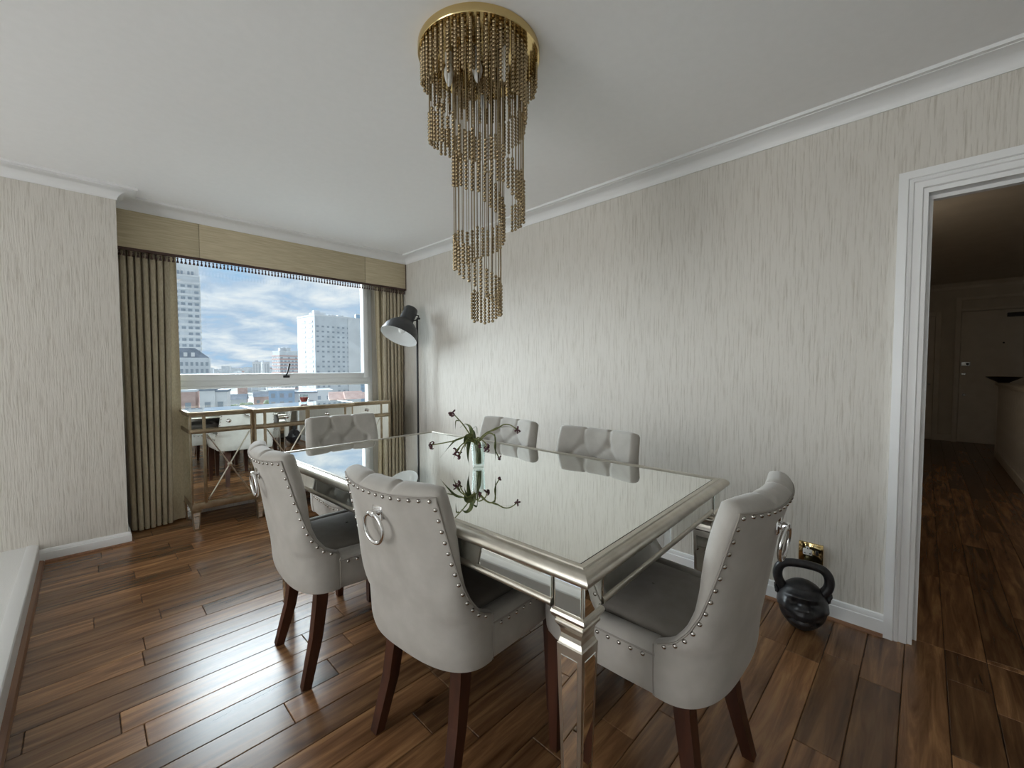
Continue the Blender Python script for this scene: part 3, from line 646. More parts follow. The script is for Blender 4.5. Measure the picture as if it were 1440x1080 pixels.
def curtain(name, label, x0t, x1t, x0b, x1b, y, folds, liner, seed, zb=0.012):
    rg = random.Random(seed); root = empty(name, ((x0b + x1b) / 2, y, 0)); tag(root, label, 'curtain', 'sand curtains at the window')
    cx = (x0b + x1b) / 2; NX, NZ = folds * 12, 26; ph = [rg.uniform(-0.25, 0.25) for _ in range(folds + 2)]; am = [rg.uniform(0.75, 1.15) for _ in range(folds + 2)]
    rows = []
    for j in range(NZ + 1):
        t = j / NZ; z = 2.10 + (zb - 2.10) * t; row = []
        for i in range(NX + 1):
            s = i / NX; k = int(s * folds)
            xx = lerp(x0t + (x1t - x0t) * s, x0b + (x1b - x0b) * s, t ** 1.4)
            amp = 0.033 * am[k] * (0.75 + 0.35 * t) * min(1, 8 * s + 0.25, 8 * (1 - s) + 0.25)
            w = math.cos(2 * math.pi * (s * folds + ph[k] * 0.25 * t))
            w = math.copysign(abs(w) ** 0.75, w)
            row.append((xx - cx + 0.010 * math.sin(4 * math.pi * s * folds), amp * w + 0.012 * math.sin(3 * t + k), z))
        rows.append(row)
    back = [[(p[0], p[1] + 0.004, p[2]) for p in r_] for r_ in rows]
    mb = MB().grid(rows).grid(back); mb.grid([[r_[0] for r_ in rows], [r_[0] for r_ in back]]); mb.grid([[r_[-1] for r_ in rows], [r_[-1] for r_ in back]]); mb.grid([rows[-1], back[-1]])
    mb.build('pleated_cloth', M['curtain'], root, 60)
    # turned-back leading edge towards the window
    a, b, ab, bb = liner; rows = []
    for j in range(NZ + 1):
        t = j / NZ; z = 2.10 + (zb - 2.10) * t
        rows.append([(lerp(lerp(a, b, s), lerp(ab, bb, s), t ** 1.2) - cx, 0.035 + 0.02 * s + 0.008 * math.sin(9 * s + 2 * t), z) for s in [k / 8 for k in range(9)]])
    back = [[(p[0], p[1] + 0.004, p[2]) for p in r_] for r_ in rows]
    mb = MB().grid(rows).grid(back); mb.grid([[r_[0] for r_ in rows], [r_[0] for r_ in back]]); mb.grid([[r_[-1] for r_ in rows], [r_[-1] for r_ in back]]); mb.grid([rows[-1], back[-1]])
    mb.build('leading_edge', M['lining'], root, 60)
curtain('curtain', 'pleated sand curtain left of the window, hanging to the floor', 0.19, 0.47, 0.205, 0.44, 4.055, 7, (0.425, 0.515, 0.41, 0.52), 3)
curtain('curtain', 'pleated sand curtain right of the window, behind the floor lamp', 2.20, 2.435, 2.20, 2.435, 4.06, 6, (2.13, 2.22, 2.20, 2.26), 5)

# ================================================================== CHANDELIER
def chandelier():
    cx, cy = 1.067, 1.219
    root = empty('chandelier', (cx, cy, ZC)); tag(root, 'spiral brass chandelier of hanging bead strands over the table', 'chandelier')
    pz = -0.030
    MB().lathe([(0.0, 0.0), (0.222, 0.0), (0.225, -0.003), (0.225, -0.028), (0.223, -0.0305), (0.216, -0.0305), (0.214, -0.028), (0.0, -0.028)], (0, 0, 0), 72).build('ceiling_plate', M['brass'], root, 40)
    for (a, r_) in ((200, 0.115), (325, 0.115), (85, 0.115), (268, 0.06)):
        d = RH * (r_ * math.cos(R(a))) + FH * (r_ * math.sin(R(a)))
        h = MB().lathe([(0.014, 0), (0.014, -0.035), (0.011, -0.04), (0, -0.04)], (d.x, d.y, -0.028), 14).build('lamp_holder', M['holder'], root, 40)
        MB().lathe([(0.006, -0.066), (0.011, -0.072), (0.017, -0.09), (0.018, -0.104), (0.014, -0.122), (0.007, -0.140), (0.0, -0.148)], (d.x, d.y, 0), 16).build('bulb', M['bulb'], h, 60)
    def interp(tab, a):
        for p, q in zip(tab, tab[1:]):
            if a <= q[0]:
                t = (a - p[0]) / (q[0] - p[0]); return lerp(p[1], q[1], t), lerp(p[2], q[2], t)
        return tab[-1][1], tab[-1][2]
    def zy(y): return 2.19 - (y - 140) * 0.002645 - ZC
    H1 = [(0, 0.212, 120), (90, 0.212, 128), (180, 0.212, 118), (225, 0.210, 140), (270, 0.205, 152), (330, 0.190, 165), (360, 0.168, 180), (450, 0.172, 190), (540, 0.186, 198), (585, 0.184, 222), (630, 0.175, 262), (690, 0.168, 292), (720, 0.166, 308), (760, 0.150, 315)]
    H2 = [(150, 0.098, 215), (180, 0.100, 255), (270, 0.096, 282), (360, 0.092, 335), (450, 0.090, 352), (540, 0.098, 372), (600, 0.094, 395), (660, 0.088, 425), (720, 0.080, 440), (780, 0.070, 450), (860, 0.05, 446)]
    def strand(d, zend, nb, nt):
        mb = MB(); step = 0.0132; zt = -0.028
        mb.tube([(0, 0, 0), (0, 0, zend - zt)], 0.0015, 5)
        for k in range(nb):
            z = zend - zt + k * step
            if z > -0.004: break
            mb.ball((0, 0, z), 0.0065, 8, 6)
        for k in range(nt):
            z = -0.008 - k * step
            if z < zend - zt: break
            mb.ball((0, 0, z), 0.0065, 8, 6)
        o = mb.build('bead_strand', M['bead_metal'], root, 60, False); o.location = (d.x, d.y, zt)
    a = 0.0
    while a <= 760:
        r_, y = interp(H1, a); d = RH * (r_ * math.cos(R(a))) + FH * (r_ * math.sin(R(a)))
        strand(d, zy(y + rnd.uniform(-3, 3)), 8 + rnd.randint(0, 2) + (4 if a < 330 else 0), 3 + rnd.randint(0, 3)); a += 7.2
    a = 150.0
    while a <= 860:
        r_, y = interp(H2, a); d = RH * (r_ * math.cos(R(a))) + FH * (r_ * math.sin(R(a)))
        strand(d, zy(y + rnd.uniform(-3, 3)), 8 + rnd.randint(0, 2), 4 + rnd.randint(0, 3)); a += 13.5
chandelier()

# ================================================================== FLOOR LAMP
def floor_lamp():
    bx, by = 2.335, 3.62
    root = empty('floor_lamp', (bx, by, 0)); tag(root, 'charcoal floor lamp with white lined dome shade by the right curtain', 'lamp')
    MB().lathe([(0.0, 0.0), (0.125, 0.0), (0.125, 0.012), (0.118, 0.02), (0.02, 0.026), (0.014, 0.05), (0.0, 0.05)], (0, 0, 0), 40).build('base', M['shadegrey'], root, 40)
    MB().tube([(0, 0, 0.03), (0, 0, 1.66)], 0.0105, 12).build('pole', M['black'], root, 60)
    # shade: axis from neck towards the opening, down and to the viewer's left
    ax = (-RH * 0.26 - FH * 0.40 + Vector((0, 0, -0.80))).normalized()
    # shade centre placed relative to pole
    c = -RH * 0.128 - FH * 0.10 + Vector((0, 0, 1.550))
    prof = [(0.0, -0.262), (0.052, -0.262), (0.062, -0.256), (0.067, -0.244), (0.070, -0.125), (0.072, -0.105), (0.105, -0.080), (0.140, -0.045), (0.165, 0.0), (0.178, 0.055), (0.181, 0.075)]
    inn = [(0.178, 0.075), (0.174, 0.054), (0.161, 0.002), (0.136, -0.042), (0.102, -0.076), (0.066, -0.100), (0.0, -0.104)]
    sh = MB().lathe(prof + inn[:1], c, 48, ax, False).build('shade', M['shadegrey'], root, 50)
    MB().lathe([(0.181, 0.0752)] + inn, c, 48, ax, False).build('shade_lining', M['shadein'], sh, 50)
    MB().lathe([(0.02, -0.10), (0.02, -0.06), (0.034, -0.03), (0.036, 0.0), (0.026, 0.024), (0.0, 0.034)], c, 20, ax).build('bulb', M['bulb'], sh, 60)
    top = Vector((0, 0, 1.655)); nk = c + ax * -0.17
    side = (RH - ax * RH.dot(ax)).normalized()
    e0 = nk + side * 0.066
    MB().tube([top, top * 0.4 + (e0 + side * 0.035) * 0.6 + Vector((0, 0, 0.01)), e0 + side * 0.035], 0.009, 10).build('arm', M['black'], root, 60)
    MB().tube([e0 + ax * -0.03, e0 + ax * -0.03 + side * 0.030, e0 + ax * 0.01 + side * 0.040, e0 + ax * 0.035 + side * 0.012, e0 + ax * 0.035], 0.006, 8).build('hinge_bracket', M['black'], sh, 60)
    MB().lathe([(0.011, 0), (0.011, 0.02), (0, 0.02)], e0 + side * 0.035, 12, side).build('knob', M['black'], sh, 40)
floor_lamp()

# ================================================================== VASE AND WILTED FLOWERS
VB = Vector((1.147, 1.325, TH)); SC = 1 / 336.0
vs_ = empty('glass_vase', VB); tag(vs_, 'clear fluted glass vase standing on the mirrored table', 'vase')
rows = []
for (r_, z) in ((0.0, 0.0), (0.022, 0.0), (0.0235, 0.003), (0.024, 0.012), (0.026, 0.05), (0.030, 0.100), (0.0280, 0.100), (0.0242, 0.05), (0.0215, 0.014), (0.0, 0.012)):
    rows.append([(r_ * (1 + 0.035 * math.cos(10 * a) * (1 if 0.003 < z < 0.09 else 0)) * math.cos(a), r_ * (1 + 0.035 * math.cos(10 * a) * (1 if 0.003 < z < 0.09 else 0)) * math.sin(a), z) for a in [2 * math.pi * k / 60 for k in range(60)]])
MB().grid(rows, True).build('glass', M['thinglass'], vs_, 50)
def px(x, y, d=0.0): return RH * ((x - 673) * SC) + FH * d + Vector((0, 0, (657 - y) * SC))
def spline(P, n=5):
    out = []; Q = [P[0]] + P + [P[-1]]
    for i in range(1, len(Q) - 2):
        a, b, c, d = Q[i - 1:i + 3]
        for k in range(n):
            t = k / n; out.append(0.5 * ((2 * b) + (c - a) * t + (2 * a - 5 * b + 4 * c - d) * t * t + (3 * b - a - 3 * c + d) * t ** 3))
    out.append(P[-1]); return out
def leaf(mb, P, w, twist=0.0):
    S = spline(P, 6); m = len(S); L, Rr = [], []
    for i, p in enumerate(S):
        t = (S[min(i + 1, m - 1)] - S[max(i - 1, 0)]).normalized(); sd = t.cross(FH).normalized()
        sd = (sd * math.cos(twist + i * 0.08) + FH * math.sin(twist + i * 0.08)); ww = w * math.sin(math.pi * min(1, 0.12 + 0.88 * i / (m - 1)) ** 0.9) + 0.0006
        L.append([p + sd * ww + FH * 0.0005, p - FH * 0.0012 + Vector((0, 0, -0.001)), p - sd * ww + FH * 0.0005, p + FH * 0.0014]);
    mb.grid(L, True)
def flower(label, path, bloom=None, leaves=(), rad=0.0032, seed=1):
    root = empty('wilted_flower', VB); tag(root, label, 'flower', 'wilted flowers in the vase')
    P = [Vector((rnd.uniform(-.008, .008), rnd.uniform(-.008, .008), 0.016)), px(671 + rnd.uniform(-4, 4), 627, 0)] + [px(*p) for p in path]
    S = spline(P); MB().tube(S, [rad * (1.15 - 0.5 * i / len(S)) for i in range(len(S))], 7).build('stem', M['stem'], root, 60)
    for lf in leaves:
        mb = MB(); leaf(mb, [px(*p) for p in lf[0]], lf[1] * 1.9, lf[2] if len(lf) > 2 else 0.4); mb.build('leaf', M['leaf'], root, 60)
    if bloom:
        rg = random.Random(seed); e = S[-1]; mb_ = None
        for k in range(6):
            d = Vector((rg.uniform(-1, 1), rg.uniform(-1, 1), rg.uniform(-1, 0.7))).normalized(); g = d.orthogonal().normalized(); q = bloom
            pts = [e, e + d * 0.007 * q + g * 0.003, e + d * 0.012 * q + g * 0.008, e + d * 0.011 * q + g * 0.014 * q, e + d * 0.005 * q + g * 0.016 * q]
            MB().tube(spline(pts, 3), [0.0022, 0.003, 0.0034, 0.0036, 0.0036, 0.0036, 0.0036, 0.0034, 0.003, 0.0026, 0.0022, 0.0016, 0.001][:13], 6).build('petal', M['petal'], root, 60)
flower('wilted flower rising highest to the upper left of the vase', [(662, 612, 0), (652, 598, .01), (644, 589, .012), (636, 580, .01)], 1.0, [([(664, 612, 0), (662, 600, -.01), (655, 595, -.015), (648, 600, -.02)], 0.0065), ([(645, 592, .01), (641, 592, .01), (640, 604, .01)], 0.0015)], seed=1)
flower('wilted flower arching far to the right of the vase', [(683, 609, 0), (697, 604, .01), (708, 597.5, .015), (718, 598, .015), (728, 605, .015)], 0.85, [([(684, 609, 0), (698, 602, .01), (712, 600, .012), (722, 601, .012)], 0.0014)], seed=2)
flower('wilted flower stretching level to the far left of the vase', [(660, 612, -.005), (646, 617, -.01), (628, 621, -.015), (609, 624, -.02)], 1.0, [([(650, 615, -.01), (640, 619, -.015), (630, 630, -.02), (620, 642, -.02)], 0.003)], seed=3)
flower('wilted flower drooping just left of the vase rim', [(661, 616, -.02), (652, 622, -.03), (646, 628, -.035), (643, 632, -.035)], 1.0, [([(660, 616, -.02), (655, 626, -.03), (653, 643, -.03)], 0.004, 1.0), ([(648, 627, -.03), (643, 634, -.03), (639, 643, -.03)], 0.0018)], seed=4)
flower('wilted flower hanging low left beside the vase', [(660, 618, -.03), (654, 624, -.04), (650, 631, -.045), (648, 637, -.045)], 0.9, [([(664, 612, -.01), (660, 622, -.02), (659, 640, -.025), (661, 652, -.025)], 0.0055, 0.3)], seed=5)
flower('wilted flower curled over the front of the vase rim', [(672, 614, -.03), (677, 614, -.045), (684, 620, -.05), (685, 627, -.05)], 1.1, [([(666, 612, -.01), (658, 612, -.02), (655, 620, -.03), (657, 628, -.03)], 0.006, 0.2)], seed=6)
flower('wilted flower folded dark against the vase neck', [(669, 616, -.03), (673, 615, -.04), (676, 619, -.045), (677, 622, -.045)], 0.8, [([(668, 622, .0), (666, 608, .01), (664, 604, .01), (670, 600, .01), (671, 612, .01)], 0.006)], seed=7)
flower('wilted flower trailing down to the right of the vase', [(683, 611, -.01), (691, 608, -.015), (697, 614, -.02), (696, 628, -.02), (701, 640, -.02), (703, 642, -.02)], 0.5, [([(696, 609, -.02), (697.5, 625, -.025), (697, 640, -.03), (697, 654, -.03)], 0.0018)], seed=8)

# ================================================================== KETTLEBELL
def kettlebell():
    root = empty('kettlebell', (2.275, 0.372, 0), R(194)); tag(root, 'black cast iron kettlebell shaped as a gorilla head on the floor', 'kettlebell')
    rows = []; NA, NE = 72, 48
    def g(a, e, a0, e0, sa, se): return math.exp(-((a - a0) / sa) ** 2 - ((e - e0) / se) ** 2)
    for j in range(NE + 1):
        el = -90 + 180 * j / NE; row = []
        for i in range(NA):
            az = -180 + 360 * i / NA; r_ = 0.099
            A = abs(az)
            d = 0.020 * g(A, el, 15, 31, 24, 5) + 0.010 * g(A, el, 0, 28, 9, 8) - 0.021 * g(A, el, 20, 20, 10, 6) + 0.010 * g(A, el, 40, 10, 13, 12) + 0.030 * g(az, el, 0, -8, 30, 17) + 0.016 * g(A, el, 8, 9, 7, 6) - 0.016 * g(A, el, 8, 4, 4.5, 4) \
                - 0.014 * g(0, el, 0, -15 - 0.006 * A * A, 8, 2.8) * (1 if A < 40 else max(0, 1 - (A - 40) / 8)) + 0.007 * g(A, el, 0, -23, 28, 5) + 0.006 * g(A, el, 62, -5, 16, 25) - 0.004 * math.cos(R(el * 18)) * g(A, el, 0, 46, 34, 12)
            x = math.cos(R(el)) * math.cos(R(az)); y = math.cos(R(el)) * math.sin(R(az)); z = math.sin(R(el))
            k = r_ + d; tz = 1.14; zz = 0.104 + z * k * tz
            sx = 0.94 if z < 0 else 1.0
            row.append((x * k * sx, y * k * sx * (1 - 0.05 * max(0, -z)), max(0.0, zz)))
        rows.append(row)
    MB().grid(rows, True).build('head', M['iron'], root, 70)
    for s in (-1, 1):
        MB().ball((-0.004, s * 0.096, 0.150), 0.022, 12, 8, (0.75, 0.45, 1.0)).tube([(0.008, s * 0.097, 0.150), (0.006, s * 0.105, 0.166), (-0.006, s * 0.105, 0.171), (-0.014, s * 0.103, 0.152), (-0.006, s * 0.099, 0.132)], 0.0065, 8).build('ear', M['iron'], root, 60)
    P = [Vector(p) for p in ((0, -0.072, 0.165), (0, -0.093, 0.198), (0, -0.098, 0.232), (0, -0.088, 0.264), (0, -0.060, 0.284), (0, 0, 0.290), (0, 0.060, 0.284), (0, 0.088, 0.264), (0, 0.098, 0.232), (0, 0.093, 0.198), (0, 0.072, 0.165))]
    S = spline(P, 4); MB().tube(S, [0.0215 - 0.003 * math.sin(math.pi * i / (len(S) - 1)) for i in range(len(S))], 14).build('handle', M['iron'], root, 70)
kettlebell()

# ================================================================== SOCKET
sk_ = empty('wall_socket', (XR, 0.370, 0.288)); tag(sk_, 'brass framed single power socket low on the right wall', 'socket')
MB().box((-0.004, 0, 0), (0.008, 0.098, 0.098), 0, 0.002).build('frame', M['brass'], sk_, 40)
MB().box((-0.009, 0, 0), (0.004, 0.082, 0.082), 0, 0.001).build('plate', mat('mirror_brass', (0.50, 0.40, 0.20), 0.05, 1.0), sk_, 40)
ins = MB().box((-0.0125, 0.012, 0.004), (0.004, 0.038, 0.030), 0, 0.003).box((-0.0125, 0.012, 0.020), (0.004, 0.014, 0.020), 0, 0.003).build('socket_insert', M['plastic'], sk_, 40)
MB().box((-0.0146, 0.012, 0.022), (0.001, 0.004, 0.008)).box((-0.0146, 0.023, -0.002), (0.001, 0.007, 0.004)).box((-0.0146, 0.001, -0.002), (0.001, 0.007, 0.004)).build('pin_holes', M['darkgap'], ins)
MB().box((-0.014, -0.026, 0.008), (0.008, 0.012, 0.022), 0, 0.002).build('switch', M['black'], sk_, 40)

# ================================================================== HALL BEYOND THE DOORWAY
HX, HZ = 9.7, 2.50
struct(MB().box2(HX, HX + 0.1, -2.3, 1.1, 0, HZ).build('wall_hall_end', M['hallwall']), 'dark end wall of the hall')
struct(MB().box2(XR + 0.11, HX, 1.0, 1.1, 0, HZ).build('wall_hall_left', M['hallwall']), 'hall side wall')
struct(MB().box2(XR + 0.11, HX, -2.3, -2.2, 0, HZ).build('wall_hall_right', M['hallwall']), 'hall side wall behind the balustrade')
struct(MB().box2(XR + 0.05, HX + 0.1, -2.3, 1.1, HZ, HZ + 0.1).box2(XR + 0.05, XR + 0.11, -3.0, 4.2, ZC, HZ).build('ceiling_hall', M['hallwall']), 'dark hall ceiling')
struct(MB().sweep([(HX, -2.2), (HX, 1.0)], [(0, HZ - 0.09), (0.015, HZ - 0.09), (0.03, HZ - 0.05), (0.08, HZ - 0.015), (0.09, HZ)], False, 1).build('trim_6', M['hallwhite'], None, 30), 'cornice at the end of the hall')
fd = empty('door_2', (HX, -0.83, 0)); struct(fd, 'dim front door with bright lock plates at the end of the hall')
def H(y0, y1, z0, z1, x0, x1): return MB().box2(x0, x1, y0 + 0.83, y1 + 0.83, z0, z1, 0.003)
H(-1.27, -0.39, 0.005, 2.04, -0.045, -0.004).build('leaf', M['hallwhite'], fd)
fr = H(-0.385, -0.325, 0, 2.27, -0.07, 0.0); fr.box2(-0.07, 0, -1.34 + 0.83, -1.275 + 0.83, 0, 2.27, 0.003).box2(-0.07, 0, -1.275 + 0.83, -0.385 + 0.83, 2.05, 2.09, 0.003).box2(-0.07, 0, -1.275 + 0.83, -0.385 + 0.83, 2.23, 2.27, 0.003).build('frame', M['hallwhite'], fd, 40)
H(-1.275, -0.385, 2.09, 2.23, -0.02, -0.005).build('transom_panel', M['hallwall'], fd)
H(-0.50, -0.40, 1.20, 1.262, -0.060, -0.045).build('rim_lock', M['steel'], fd)
MB().lathe([(0.018, 0), (0.018, 0.03), (0.012, 0.035), (0, 0.035)], (-0.060, 0.36, 1.231), 12, (-1, 0, 0)).build('lock_knob', M['black'], fd, 40)
H(-0.455, -0.405, 1.06, 1.09, -0.075, -0.045).build('handle', M['steel'], fd)
MB().lathe([(0.022, 0), (0.022, 0.02), (0.012, 0.03), (0, 0.03)], (-0.045, 0.83 - 0.445, 0.75), 14, (-1, 0, 0)).build('lower_lock', M['steel'], fd, 40)
MB().lathe([(0.012, 0), (0.012, 0.006), (0, 0.008)], (-0.045, 0.0, 1.55), 12, (-1, 0, 0)).build('spy_hole', M['black'], fd, 40)
H(-1.10, -0.85, 1.93, 1.99, -0.11, -0.045).build('door_closer', M['black'], fd)
cd_ = empty('door_3', (HX, 0.2, 0)); struct(cd_, 'dim cupboard door with small knob left of the front door')
MB().box2(-0.03, -0.004, -0.30, 0.44, 0.01, 2.0, 0.003).build('leaf', M['hallwhite'], cd_)
MB().box2(-0.04, 0, -0.37, -0.305, 0, 2.07, 0.003).box2(-0.04, 0, 0.445, 0.51, 0, 2.07, 0.003).box2(-0.04, 0, -0.305, 0.445, 2.005, 2.07, 0.003).build('frame', M['hallwhite'], cd_)
MB().lathe([(0.008, 0), (0.008, 0.02), (0.018, 0.028), (0.018, 0.038), (0, 0.045)], (-0.03, -0.255, 0.91), 12, (-1, 0, 0)).build('knob', M['steel'], cd_, 40)
struct(MB().sweep([(HX, -0.325), (HX, -0.17)], [(0, 0), (0.015, 0), (0.015, 0.1), (0, 0.105)], False, 1).build('baseboard_hall', M['hallwhite']), 'hall skirting board')
ck = empty('wall_clock', (HX, 0.06, 2.19)); tag(ck, 'small black box clock high on the hall end wall', 'clock')
MB().box((-0.025, 0, 0), (0.05, 0.16, 0.22), 0, 0.006).build('case', M['black'], ck, 40); MB().lathe([(0.06, 0), (0.06, 0.004), (0, 0.004)], (-0.05, 0, 0.01), 24, (-1, 0, 0)).build('dial', M['hallwhite'], ck, 40)
bl = empty('balustrade', (7.2, -0.70, 0)); tag(bl, 'dim panelled balustrade with top rail in the hall', 'balustrade')
BL0, BL1 = 5.4, 8.45
MB().box2(BL0 - 7.2, BL1 - 7.2, -0.055, -0.015, 0, 0.95).build('core', M['bead'], bl)
MB().box2(BL0 - 7.2 - 0.02, BL1 - 7.2 + 0.03, -0.09, 0.03, 0.945, 0.985, 0.008).build('top_rail', M['hallwhite'], bl, 40)
MB().box2(BL0 - 7.2, BL1 - 7.2 + 0.01, -0.015, 0.012, 0, 0.10, 0.004).build('skirting', M['hallwhite'], bl, 40)
MB().box2(BL1 - 7.2, BL1 - 7.2 + 0.02, -0.07, 0.01, 0, 0.945, 0.003).build('end_post', M['hallwhite'], bl, 40)
sme = MB().box((0, 0, 0.5225), (0.056, 0.020, 0.845), 0, 0.007).mesh('slat', M['hallwhite'], 40)
k = BL0 + 0.03
while k < BL1 - 0.02:
    obj('slat', sme, bl, (k - 7.2, -0.007, 0)); k += 0.085
bo = empty('bowl', (8.2, -0.72, 0.985)); tag(bo, 'dark shallow bowl standing on the hall balustrade rail', 'bowl')
MB().lathe([(0.0, 0.0), (0.05, 0.0), (0.055, 0.008), (0.12, 0.045), (0.16, 0.075), (0.155, 0.077), (0.115, 0.052), (0.05, 0.016), (0.0, 0.014)], (0, 0, 0), 28).build('body', M['black'], bo, 50)

hl = empty('added_hall_lamp', (4.6, 0.55, HZ)); tag(hl, 'small pale unseen pendant lamp added to light the hall', 'lamp')
MB().lathe([(0.05, 0), (0.05, -0.02), (0.0, -0.02)], (0, 0, 0), 20).build('ceiling_rose', M['hallwhite'], hl, 40)
MB().tube([(0, 0, -0.02), (0, 0, -0.25)], 0.004, 6).build('cord', M['black'], hl)
ld = bpy.data.lights.new('hall_fill_light', 'POINT'); ld.energy = 5.0; ld.color = (1.0, 0.86, 0.68); ld.shadow_soft_size = 0.06  # out-of-view lamp added to lift the dark hall
lo = bpy.data.objects.new('hall_fill_light', ld); col.objects.link(lo); lo.parent = hl; lo.location = (0, 0, -0.42)
MB().lathe([(0.03, -0.24), (0.085, -0.27), (0.10, -0.33), (0.098, -0.335), (0.083, -0.277), (0.028, -0.247)], (0, 0, 0), 24, (0, 0, 1), False).build('shade', M['holder'], hl, 50)

# ================================================================== CITY OUTSIDE
GZ = -30.0
struct(MB().box2(-1500, 2600, 30, 4200, GZ - 1, GZ).build('ground_city', M['ground']), 'city ground far below the window')
def far(pxx, depth): 
    d = fw + rt * ((pxx - 720) / F); k = depth / d.dot(FH); return d.x * k, d.y * k
def zfar(pxy, depth): return CAM_H + (516.2 - pxy) / F * depth
def windows_on(mb, w, z0, z1, fl_h, bay, ww, wh, face, dpt, depth_in=0.25, skip=0.0, rg=None):
    n = max(1, int(w / bay)); z = z0
    while z + fl_h <= z1 + 0.01:
        for i in range(n):
            if rg and rg.random() < skip: continue
            x = -w / 2 + (i + 0.5) * w / n; zc = z + fl_h * 0.55
            if face == 'front': mb.box((x, -dpt / 2 - 0.02, zc), (ww, 0.2, wh))
            else: mb.box((-dpt / 2 - 0.02 if face == 'left' else dpt / 2 + 0.02, x, zc), (0.2, ww, wh))
        z += fl_h
def tower(name, label, pxx, depth, w, d, top, rz, wall, fh=2.9, bay=3.2, ww=1.7, wh=1.3, bands=None, roofbits=4, faces=('front', 'left'), seed=1, blank=None):
    x, y = far(pxx, depth); root = empty(name, (x, y, GZ), rz); tag(root, label, 'building', 'buildings outside the window'); rg = random.Random(seed)
    h = top - GZ
    MB().box((0, 0, h / 2), (w, d, h)).build('wall', wall, root)
    mb = MB()
    for f_ in faces: windows_on(mb, w if f_ == 'front' else d, 2, h - 2.5, fh, bay, ww, wh, f_, d if f_ == 'front' else w, rg=rg, skip=0.06)
    o = mb.build('windows', M['winfar'], root); o['kind'] = 'stuff'
    if bands:
        mb = MB(); z = 2.0
        while z < h - 2: mb.box((0, 0, z + 0.5), (w + 0.5, d + 0.5, 1.1)); z += fh
        o = mb.build('floor_bands', bands, root); o['kind'] = 'stuff'
    mb = MB().box((0, 0, h + 0.4), (w + 0.3, d + 0.3, 0.8))
    mb.build('parapet', M['conc'], root)
    for k_ in range(roofbits):
        s = rg.uniform(1.2, 3.5); MB().box((rg.uniform(-w * .38, w * .38), rg.uniform(-d * .3, d * .3), h + 0.8 + s / 2), (s * rg.uniform(.6, 1.8), s, s)).build('roof_plant', M['conc2'], root)
    if blank: MB().box((blank[0], -d / 2 - 0.15, h / 2), (blank[1], 0.6, h)).build('blank_wall', M['conc'], root)
    return root
VR = -YAW
t1 = tower('tower_block', 'tall pale banded tower at the left edge of the window', 262, 215, 13.5, 13.5, zfar(392, 215), VR + R(36), M['conc2'], 2.95, 2.6, 1.7, 1.5, M['conc'], 0, ('front',), 3)
MB().box((0, 0, zfar(392, 215) - GZ + 3.2), (13.0, 12, 6.4)).build('crown_wall', M['conc'], t1)
for q in (-4.6, -1.6, -0.2, 2.4, 4.0): MB().box((q, -6.1, zfar(392, 215) - GZ + 1.6), (0.9, 0.4, 2.0)).build('crown_window', M['winfar'], t1)
for q in (-5, -3.4, -1.4, 0.6, 2.6, 4.8): MB().box((q, 0, zfar(378, 215) - GZ + 2.2), (0.5, 0.5, 3.0)).build('mast', M['conc2'], t1)
tq = tower('tower_block', 'white tower block with balcony rows in the right half of the window', 464, 250, 27, 22, zfar(449, 250), VR + R(50), M['conc2'], 2.8, 3.0, 1.3, 0.9, None, 7, ('front',), 5, (9.5, 7.5))
mb = MB(); z_ = 2.0
while z_ < zfar(449, 250) - GZ - 4:
    for q_ in (-5.5, 3.5): mb.box((-13.52, q_, z_ + 1.6), (0.3, 5.5, 1.3))
    z_ += 2.8
o = mb.build('side_windows', M['winfar'], tq); o['kind'] = 'stuff'
tower('tower_block', 'mid-height block with reddish balconies in the centre of the skyline', 402, 390, 17, 12, zfar(495, 390), VR + R(58), M['conc2'], 3.0, 3.2, 2.0, 1.5, M['balc'], 4, ('front', 'left'), 6)
tower('tower_block', 'slim blue glass tower at the right window edge', 507, 420, 8, 10, zfar(444, 420), VR + R(26), M['blueg'], 3.2, 2.0, 1.2, 2.2, None, 1, ('front',), 7)
tower('tower_block', 'far pale slab block left of the centre skyline, nearer to the left tower', 362, 900, 15, 12, zfar(509, 900), VR + R(26), M['conc'], 3.0, 4.0, 2.0, 1.6, None, 1, ('front',), 8)
tower('tower_block', 'far pale slab block beside the reddish balcony block', 374, 920, 15, 12, zfar(509, 920), VR + R(26), M['conc'], 3.0, 4.0, 2.0, 1.6, None, 1, ('front',), 9)
# stepped slate-roofed building
x, y = far(266, 180); sb = empty('mansion_block', (x, y, GZ), VR + R(34)); tag(sb, 'stepped mansion block with slate mansard roof below the tall tower', 'building', 'buildings outside the window')
hb = zfar(503, 180) - GZ
MB().box((-1, 0, hb / 2), (17, 14, hb)).build('wall', M['conc2'], sb)
MB().add([(-9.5, -7, hb), (7.5, -7, hb), (7.5, 7, hb), (-9.5, 7, hb), (-9.5, -4.5, hb + 4.1), (2.6, -4.5, hb + 4.1), (2.6, 4.5, hb + 4.1), (-9.5, 4.5, hb + 4.1)], [(0, 1, 5, 4), (1, 2, 6, 5), (2, 3, 7, 6), (3, 0, 4, 7), (4, 5, 6, 7)]).build('roof', M['slate'], sb)
mb = MB(); windows_on(mb, 17, 2, hb - 0.4, 2.9, 1.7, 0.95, 1.6, 'front', 14); mb.v = [(v[0] - 1, v[1], v[2]) for v in mb.v]; o = mb.build('windows', M['winfar'], sb); o['kind'] = 'stuff'
for q in (-6.5, -3.5, -0.5, 2.0): MB().box((q, -6.2, hb + 1.3), (1.2, 1.6, 1.7)).build('dormer', M['conc'], sb)
